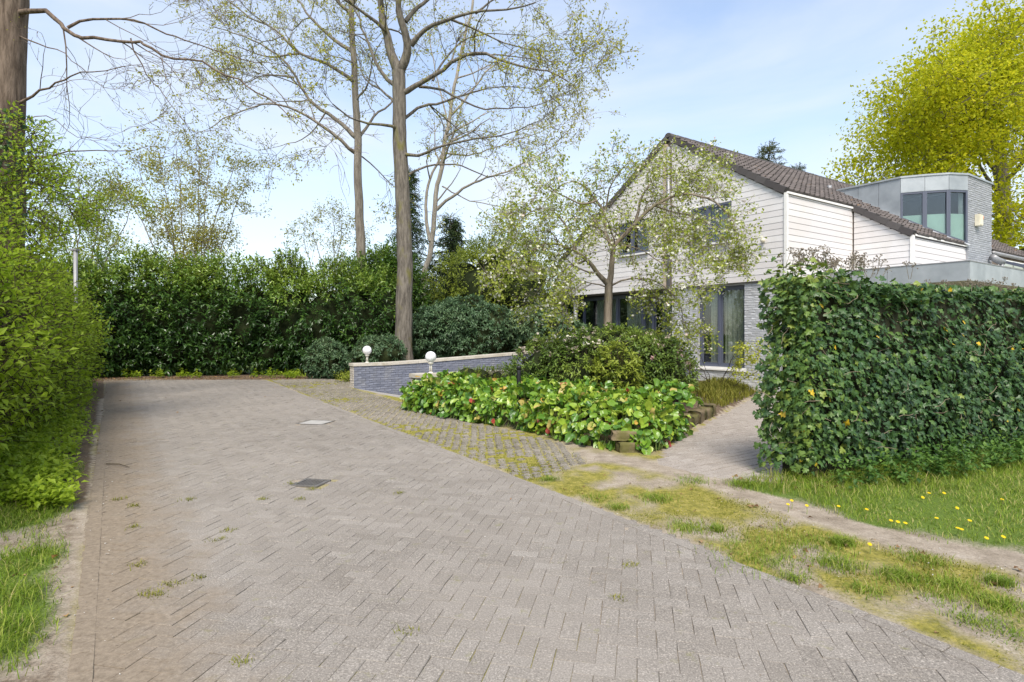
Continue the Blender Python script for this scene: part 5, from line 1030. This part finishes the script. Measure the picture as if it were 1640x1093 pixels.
# stone edging
M_STONE = tinted('mossy_sandstone', [(0, (.15, .115, .07)), (1, (.26, .205, .13))], .95, .15, 22, .4, (.10, .10, .025), .8, 4.0, .42)
def stone(root, c, size, rot, seed):
    j = np.random.default_rng(seed); n = 5; P = []; F = []
    lin_ = np.linspace(-.5, .5, n); g_ = {}
    def vid(i, jj, k):
        if (i, jj, k) not in g_:
            q = np.array([lin_[i], lin_[jj], lin_[k]]); q = q * (1 - .16 * (np.abs(q * 2) ** 6).sum() / 3); q = q + j.normal(0, .022, 3); g_[(i, jj, k)] = len(P); P.append(q)
        return g_[(i, jj, k)]
    m_ = n - 1
    for a in range(m_):
        for b_ in range(m_):
            for f in (lambda x, y, e: (x, y, e), lambda x, y, e: (x, e, y), lambda x, y, e: (e, x, y)):
                for e in (0, m_): F.append([vid(*f(a, b_, e)), vid(*f(a + 1, b_, e)), vid(*f(a + 1, b_ + 1, e)), vid(*f(a, b_ + 1, e))])
    V = np.array(P) * np.array(size); ca, sa_ = math.cos(rot), math.sin(rot); V = np.c_[V[:, 0] * ca - V[:, 1] * sa_, V[:, 0] * sa_ + V[:, 1] * ca, V[:, 2]] + np.array(c)
    Geo().add(V, F).build('stone', M_STONE, root, True)
rA = thing('stone_edging', (1.5, 7.45, 0), 'two rough brown sandstone blocks stacked at the front corner of the bed', 'edging stones')
stone(rA, (1.42, 7.30, .06), (.28, .22, .14), .12, 1); stone(rA, (1.39, 7.38, .195), (.34, .27, .13), -.10, 2)
rB = thing('stone_edging', (2.9, 9.4, 0), 'mossy low stone edging along the right side of the bed beside the path', 'edging stones')
a0, a1 = np.array([1.86, 7.62]), np.array([3.62, 10.5]); dv_ = (a1 - a0) / np.linalg.norm(a1 - a0); x = 0; k = 0
while x < 3.3:
    w_ = .26 + .22 * rng.random(); c = a0 + dv_ * (x + w_ / 2) + np.array([-dv_[1], dv_[0]]) * .1; stone(rB, (*c, .10 + rng.normal(0, .012)), (w_ + .03, .24, .22 + rng.normal(0, .03)), math.atan2(dv_[1], dv_[0]) + rng.normal(0, .05), 20 + k); x += w_; k += 1
# shrubs in the bed
wr = [(1.75, 10.9, .80, 1.25, .85, .72), (.75, 11.3, .72, .75, .65, .62), (2.55, 10.9, .75, .75, .7, .62), (1.3, 10.5, .70, .7, .6, .55), (2.2, 11.4, .95, .8, .7, .6)]
root, p, nr = hedge('azalea_shrub', 'broad shrub with white pink flower heads around the apple trunk', 'shrub', wr, 2600, .13, 8, .09, leaf_t(.36, .08, .2), M_RHODW, lambda p, n: np.clip(.60 + (fbm(p, 1.7, 3) - .5) * 1.0, 0, .999), .6, 1.1, .1, core=.76, f0=.45, amp=.28, jit=.25)
k = np.nonzero((p[:, 2] > .95) & (nr[:, 2] > .2))[0]; k = rng.choice(k, 80, replace=False); q = np.repeat(p[k], 14, 0) + rng.normal(0, .032, (80 * 14, 3)) + (0, 0, .07); up_ = nrm(rng.normal(0, .5, q.shape) + UP)
scatter('flower_heads', FLOWER, q, frames(np.cross(up_, rng.normal(size=q.shape)), up_), .022 + .012 * rng.random(len(q)), np.repeat(rng.random(80) * .9, 14), M_PINK, root, kind=False)
hedge('yellow_azalea', 'bright lime yellow leaf tuft in front of the flowering shrub', 'shrub', [(1.75, 9.95, .75, .38, .3, .42)], 130, .16, 9, .10, leaf_l(.3, .06, .2), M_APPLE, lambda p, n: .35 + 0 * p[:, 0], .9, 1.1, .1, core=0, f0=.6)
sp = thing('viburnum_shrub', (4.55, 13.3, 0), 'lime yellow leafy shrub on thin stems below the tall window', 'shrub')
T = Tree([2.4, 3.0], [.45, .22], [.8, .7], [.1, .05, 0], .2, .004)
for k in range(9):
    e = np.array([4.5 + rng.normal(0, .55), 13.3 + rng.normal(0, .3), .9 + .45 * rng.random()]); T.guide([(4.55 + rng.normal(0, .08), 13.3, .1), (4.55 * .5 + e[0] * .5, 13.3, .55), e], .012, .005, start=.3, step=.15)
T.wood(B_TWIG, sp, 'stems'); p = T.leaf_spots(22, .055); leaves_at('foliage', p, leaf_t(.7), .06, M_LIME, sp, tint_n(len(p)), .1, 1.2)
hedge('box_edging', 'low clipped light green edging along the wall behind the bergenias', 'hedge', along([(-.95, 12.15), (1.6, 13.9)], .35, lambda k, q, d: (q[0], q[1], .50, .3, .3, .26)), 1200, .08, 6, .035, leaf_s(.5), M_HEDGE, lambda p, n: .45 + 0 * p[:, 0], .6, core=.55)
def tuft_mat(name, label, cat, P, h, mat, w=.006, lean=.5, tmean=.5, kind=None, top=True):
    n = len(P); a = rng.random(n) * 6.28; dy = np.stack([np.cos(a), np.sin(a), np.zeros(n)], 1); R = np.stack([np.stack([-dy[:, 1], dy[:, 0], 0 * a], 1), dy, np.tile(UP, (n, 1))], -1); hh = np.asarray(h) * (.5 + .8 * rng.random(n)); ww = w * (.7 + .6 * rng.random(n))
    S = np.stack([ww, hh * lean * (.5 + rng.random(n)), hh], 1)
    V, F, T_ = spread_mesh(BLADE, P, R, S, tint_n(n, tmean, .22)); o = obj(name, mesh_from(name, V, F, mat, False, T_), None)
    o['label'] = label; o['kind'] = 'stuff'; o['category'] = cat; return o
def in_area(poly, n, dens_f, zoff=-.005):
    poly = np.array(poly); lo, hi = poly.min(0), poly.max(0); P = lo + (hi - lo) * rng.random((n, 2)); P = P[inpoly(P, poly)]; P = P[rng.random(len(P)) < dens_f(P)]; return np.c_[P, np.full(len(P), zoff)]
hp = in_area([(3.5, 10.75), (4.0, 11.2), (5.9, 14.2), (5.0, 14.8), (3.6, 12.3)], 9000, lambda P: np.clip(.35 + fbm(P, 3, 8), 0, 1), .20); hp[:, 2] = .04 + .22 * np.clip(dist_poly(hp[:, :2], BED) / .4, 0, 1)
tuft_mat('heather', 'olive yellow mat of heather beside the path below the house wall', 'ground cover', hp, .14, M_HEATH, .014, .5)
# slender pink flower spike and its companion heads
fs = thing('pink_flower', (3.55, 11.9, .3), 'tall red stemmed pink flower spike beside the flowering shrub', 'flower')
Geo().tube([(3.55, 11.9, .1), (3.56, 11.9, .6), (3.55, 11.88, .82)], [.014, .012, .008], 6).build('stem', plain('red_stem', (.42, .12, .13), .6, .3), fs, True)
q = np.tile((3.55, 11.88, .83), (60, 1)) + rng.normal(0, .05, (60, 3)); up_ = nrm(rng.normal(0, .7, q.shape) + UP * .3); scatter('petals', leaf_s(.4), q, frames(up_, rng.normal(size=q.shape)), .05 + .05 * rng.random(60), .6 + .4 * rng.random(60), M_PINK, fs, kind=False)
# black stake light in the bed
M_BLACK = plain('black_powder_coat', (.012, .012, .013), .45, .5)
c = at(831, 620, 9.6); bl = thing('bollard_light', (c[0], c[1], .3), 'short black bollard light standing among the bergenia leaves', 'garden light')
Geo().lathe([(.035, .0), (.035, .82), (.03, .84)], (c[0], c[1], .05), 12).build('light_post', M_BLACK, bl, True); Geo().lathe([(.040, 0), (.040, .05), (.034, .06)], (c[0], c[1], .87), 12).build('light_head', M_BLACK, bl, True)
# grey lamp post in the hedge
c = at(121, 440, 15.2); lp = thing('lamp_post', (c[0], c[1], 0), 'slim grey lamp post with flat head half hidden in the left hedge', 'lamp post')
zt = at(121, 402, 15.2)[2]; Geo().tube([(c[0], c[1], 0), (c[0], c[1], zt)], .05, 8).build('post', M_PIPE, lp, True)
Geo().slab([(c[0] - .12, c[1] - .06, zt), (c[0] + .06, c[1] - .06, zt), (c[0] + .06, c[1] + .06, zt), (c[0] - .12, c[1] + .06, zt)], (0, 0, .05)).build('lamp_head', M_PIPE, lp)
# ------------------------------------------------------------------ grass, weeds and litter
lg = in_area(LAWN, 140000, lambda P: np.clip((.25 + dist_poly(P, LAWN) * 1.6 + (fbm(P, 2.5, 33) - .5) * 1.4), .05, 1) * np.where(P[:, 0] > 7, .25, 1))
lift = np.clip(1 - ((lg[:, :2] - E0[:2]) @ nI[:2]) / .9, 0, 1)
tuft_mat('lawn_grass', 'long bright green grass below the ivy wall', 'grass', lg, np.clip(.040 + .055 * lift + .10 * (fbm(lg[:, :2], 1.5, 3) - .42), .035, .2), M_GRASS, .0048, .9, .68)
VER = [(drive_right(2.0) + .03, 2.0), (drive_right(6.4) + .03, 6.4), (.9, 7.0), (1.55, 6.45), (2.02, 5.65), (2.4, 4.85), (2.75, 4.2), (3.3, 3.7), (4.6, 2.8), (3.6, 1.5)]
vg = in_area(VER, 130000, lambda P: np.clip((fbm(P, 2.6, 33, 3) - .38) * 3.0 + .15, 0, 1) * np.clip(dist_poly(P, TRACK, False) / .25 - .5, 0, 1))
tuft_mat('verge_moss', 'yellow green moss and short grass along the right edge of the driveway', 'moss', vg, .016 + .03 * np.clip(fbm(vg[:, :2], 4, 2) - .5, 0, 1), M_MOSSG, .0042, 1.0, .5)
tc_ = [ground_at(*q) for q in ((1230, 880), (1300, 872), (1440, 925), (1500, 950), (1560, 1000), (1580, 985), (1340, 905), (1180, 880), (1100, 848), (1240, 905), (1600, 935), (1110, 772), (1190, 778), (990, 815), (960, 800), (880, 770), (1390, 950), (1620, 1020), (1270, 930), (1150, 850), (1480, 900), (1350, 870), (1050, 800), (1530, 940), (1600, 970), (1200, 905))]
tg = np.concatenate([np.array(q) + rng.normal(0, (.04 + .12 * rng.random()) * (1 if k < 10 else .7), (int(160 + 420 * rng.random()), 2)) for k, q in enumerate(tc_)]); tuft_mat('grass_tufts', 'scattered green grass tufts in the mossy verge beside the pavers', 'grass', np.c_[tg, np.full(len(tg), -.004)], .045, M_GRASS, .0038, 1.0, .6)
LV = [(drive_left(2.0) - .05, 2.0), (drive_left(6.8) - .1, 6.8), (-6.2, 6.9), (-5, 4), (-3, 1.5)]
vl = in_area(LV, 110000, lambda P: np.clip((fbm(P, 1.3, 21, 4) - .40) * 4, 0, 1) * np.clip((drive_left(P[:, 1]) - P[:, 0]) / .35, .0, 1))
tuft_mat('verge_grass', 'patchy green grass on the left verge beside the driveway edge', 'grass', vl, np.clip(.055 + .12 * (fbm(vl[:, :2], 2.5, 5) - .4), .02, .12), M_GRASS, .0042, 1.1, .6)
# tiny weeds in the paving joints
wp = [ground_at(*q) for q in ((500, 784), (466, 775), (213, 845), (240, 950), (305, 800), (320, 925), (222, 905), (250, 955), (275, 935), (365, 850), (350, 865), (420, 800), (215, 810), (188, 800), (640, 790), (990, 960), (1010, 905), (480, 800), (650, 1015), (390, 1060))]
wg = np.concatenate([np.array(q) + rng.normal(0, .028, (60, 2)) for q in wp]); tuft_mat('paving_weeds', 'small grass weeds sprouting from the driveway joints', 'weeds', np.c_[wg, np.zeros(len(wg)) - .008], .026, M_MOSSG, .004, .8, .5)
gm = in_area(GRID, 42000, lambda P: np.clip((fbm(P, 1.3, 21, 4) - .30) * 3.2, .10, .95)); tuft_mat('grid_moss', 'yellow moss and fine grass growing through the grid paving', 'moss', gm + (0, 0, .004), .026, M_MOSSG, .007, .8, .5)
PB = np.concatenate([in_area(VER, 1500, lambda P: np.ones(len(P))), in_area([(drive_left(2) - .5, 2), (drive_left(2) + .25, 2), (drive_left(9) + .2, 9), (drive_left(9) - .5, 9)], 1800, lambda P: np.ones(len(P))), in_area(DRIVE, 900, lambda P: (P[:, 1] > 1.5) * .6), in_area(PATH, 700, lambda P: np.ones(len(P)))]); PB[:, 2] = .002
nq = len(PB); o = scatter('grit', OCT, PB, rotz(rng.random(nq) * 6.28), np.stack([.003 + .007 * rng.random(nq) ** 3, .003 + .006 * rng.random(nq) ** 3, .002 + .004 * rng.random(nq) ** 3], 1), rng.random(nq), tinted('grit_stone', [(0, (.14, .11, .08)), (.6, (.34, .30, .26)), (1, (.62, .60, .56))], .9, .2, 60, .1, None, 0), None)
o['label'] = 'loose grit and small pebbles on the paving and verge'; o['category'] = 'grit'; o['kind'] = 'stuff'
# fallen leaves
DL = np.concatenate([in_area([(-13.8, 18.0), (-5, 19.3), (-5, 20.4), (-14, 20)], 4500, lambda P: np.full(len(P), .8)), in_area([(drive_left(2) - .7, 2), (drive_left(2), 2), (drive_left(17) + .1, 17), (drive_left(17) - .9, 17)], 5200, lambda P: np.clip((fbm(P, 2, 5) - .35) * 2, 0, 1)), in_area(VER, 220, lambda P: np.ones(len(P))), in_area([(2.0, 5.7), (3.0, 5.4), (3.2, 5.8), (2.3, 6.1)], 160, lambda P: np.ones(len(P))), in_area(DRIVE, 200, lambda P: (P[:, 1] > 2) * .5)], 0); n = len(DL)
DL[:, 2] = .008; o = scatter('fallen_leaves', leaf_t(.6, .15, .2), DL, frames(rng.normal(size=(n, 3)) * (1, 1, .15), UP + rng.normal(0, .35, (n, 3))), .025 + .035 * rng.random(n), rng.random(n), M_DEADL, None)
o['label'] = 'brown fallen leaves scattered along the edges of the driveway'; o['category'] = 'leaves'; o['kind'] = 'stuff'
# nettles and low plants at the foot of the ivy, ground cover at the foot of the left hedge
def low_plants(name, label, cat, C, hgt, ll, mat, tm, tmean, n_shoot=26):
    P_ = np.repeat(C, n_shoot, 0); P_ = P_ + np.c_[rng.normal(0, .07, (len(P_), 2)), np.zeros(len(P_))]; d = nrm(np.c_[rng.normal(0, .45, (len(P_), 2)), np.ones(len(P_))]); L = hgt * (.4 + .8 * rng.random(len(P_)))
    pos, R, S = shoot_leaves(P_, d, L, 7, ll, 1.25, .25, 1.0, .3); V, F, T_ = spread_mesh(tm, pos, R, S, np.clip(np.repeat(tint_n(len(P_), tmean, .2), 7), 0, .999)); o = obj(name, mesh_from(name, V, F, mat, False, T_), None); o['label'] = label; o['category'] = cat; o['kind'] = 'stuff'
C = np.array([E0 + dI * (.15 + 6.3 * rng.random()) + nI * (.03 + .42 * rng.random() ** 1.5) for k in range(46)]); low_plants('nettles', 'soft green nettles growing along the foot of the ivy wall', 'nettles', C, .30, .062, M_NETTLE, leaf_t(.6), .5, 14)
C = np.array([(drive_left(y) - .30 - .75 * rng.random(), y, 0) for y in 4.9 + 10 * rng.random(170) ** 1.6]); low_plants('ground_elder', 'low light green ground cover at the foot of the left hedge', 'ground cover', C, .24, .07, M_HEDGE, leaf_t(.6), .6, 9)
C = np.array([(x, 19.35 + .5 * rng.random(), 0) for x in -13 + 8 * rng.random(26)]); low_plants('hedge_weeds', 'small green weeds under the far laurel hedge', 'weeds', C, .25, .09, M_HEDGE, leaf_t(.6), .5, 6)
C = np.array([(-5.2 + .9 * rng.random(), 17.6 + 1.0 * rng.random(), 0) for k in range(20)]); low_plants('wall_foot_plants', 'soft green plants left of the long wall end', 'plants', C, .32, .08, M_APPLE, leaf_t(.4), .3, 8)
# dandelions, one by one
DH = ([(0, 0, .15)] + [(math.cos(a) * r, math.sin(a) * r, z_) for i, (r, z_) in enumerate([(1.0, .0) if i % 2 == 0 else (.75, .2) for i in range(16)]) for a in [i * math.pi / 8]], [(0, 1 + i, 1 + (i + 1) % 16) for i in range(16)])
dhead = mesh_from('flower_head', np.array(DH[0]) * .0155, [np.array(DH[1])], M_DAND, False, np.full(17, .5)); DST = Geo().tube([(0, 0, -.08), (.004, 0, -.04), (0, 0, 0)], [.003, .0025, .0025], 5).build('proto', plain('dandelion_stalk', (.20, .24, .07), .7, .2)); dstem = DST.data; bpy.data.objects.remove(DST)
for x, y in ((1268, 802), (1292, 810), (1262, 808), (1343, 811), (1388, 816), (1427, 834), (1438, 836), (1393, 872), (1450, 838), (1512, 790), (1478, 797), (1533, 814), (1553, 834), (1607, 860), (1540, 848), (1534, 846), (1580, 862), (1488, 790), (1500, 830), (1605, 800)):
    Y_ = min(CAM_H * FOC / (y - HOR) * .96, 5.6); q = at(x, y, Y_); q[2] = max(.05, q[2]); r_ = thing('dandelion', (q[0], q[1], 0), 'yellow dandelion flower in the grass in front of the ivy wall', 'dandelion', 'dandelions in the grass by the ivy wall')
    h_ = obj('flower_head', dhead, r_); M_ = Matrix.Translation(q) @ Matrix.Rotation(.5 * rng.random() + .2, 4, 'X'); h_.matrix_basis = M_
    s_ = obj('flower_stalk', dstem, r_); s_.matrix_basis = Matrix.Translation(q)
# a dry twig and a small stone lying about
tw = thing('twig', (-4.1, 6.0, 0), 'thin dry twig lying on the pavers near the left edge', 'twig')
q0 = ground_at(170, 745); q1 = ground_at(207, 750); Geo().tube([(q0[0], q0[1], .012), ((q0[0] + q1[0]) / 2, (q0[1] + q1[1]) / 2 + .03, .02), (q1[0], q1[1], .010)], [.006, .005, .003], 5).build('stick', B_TWIG, tw, True)
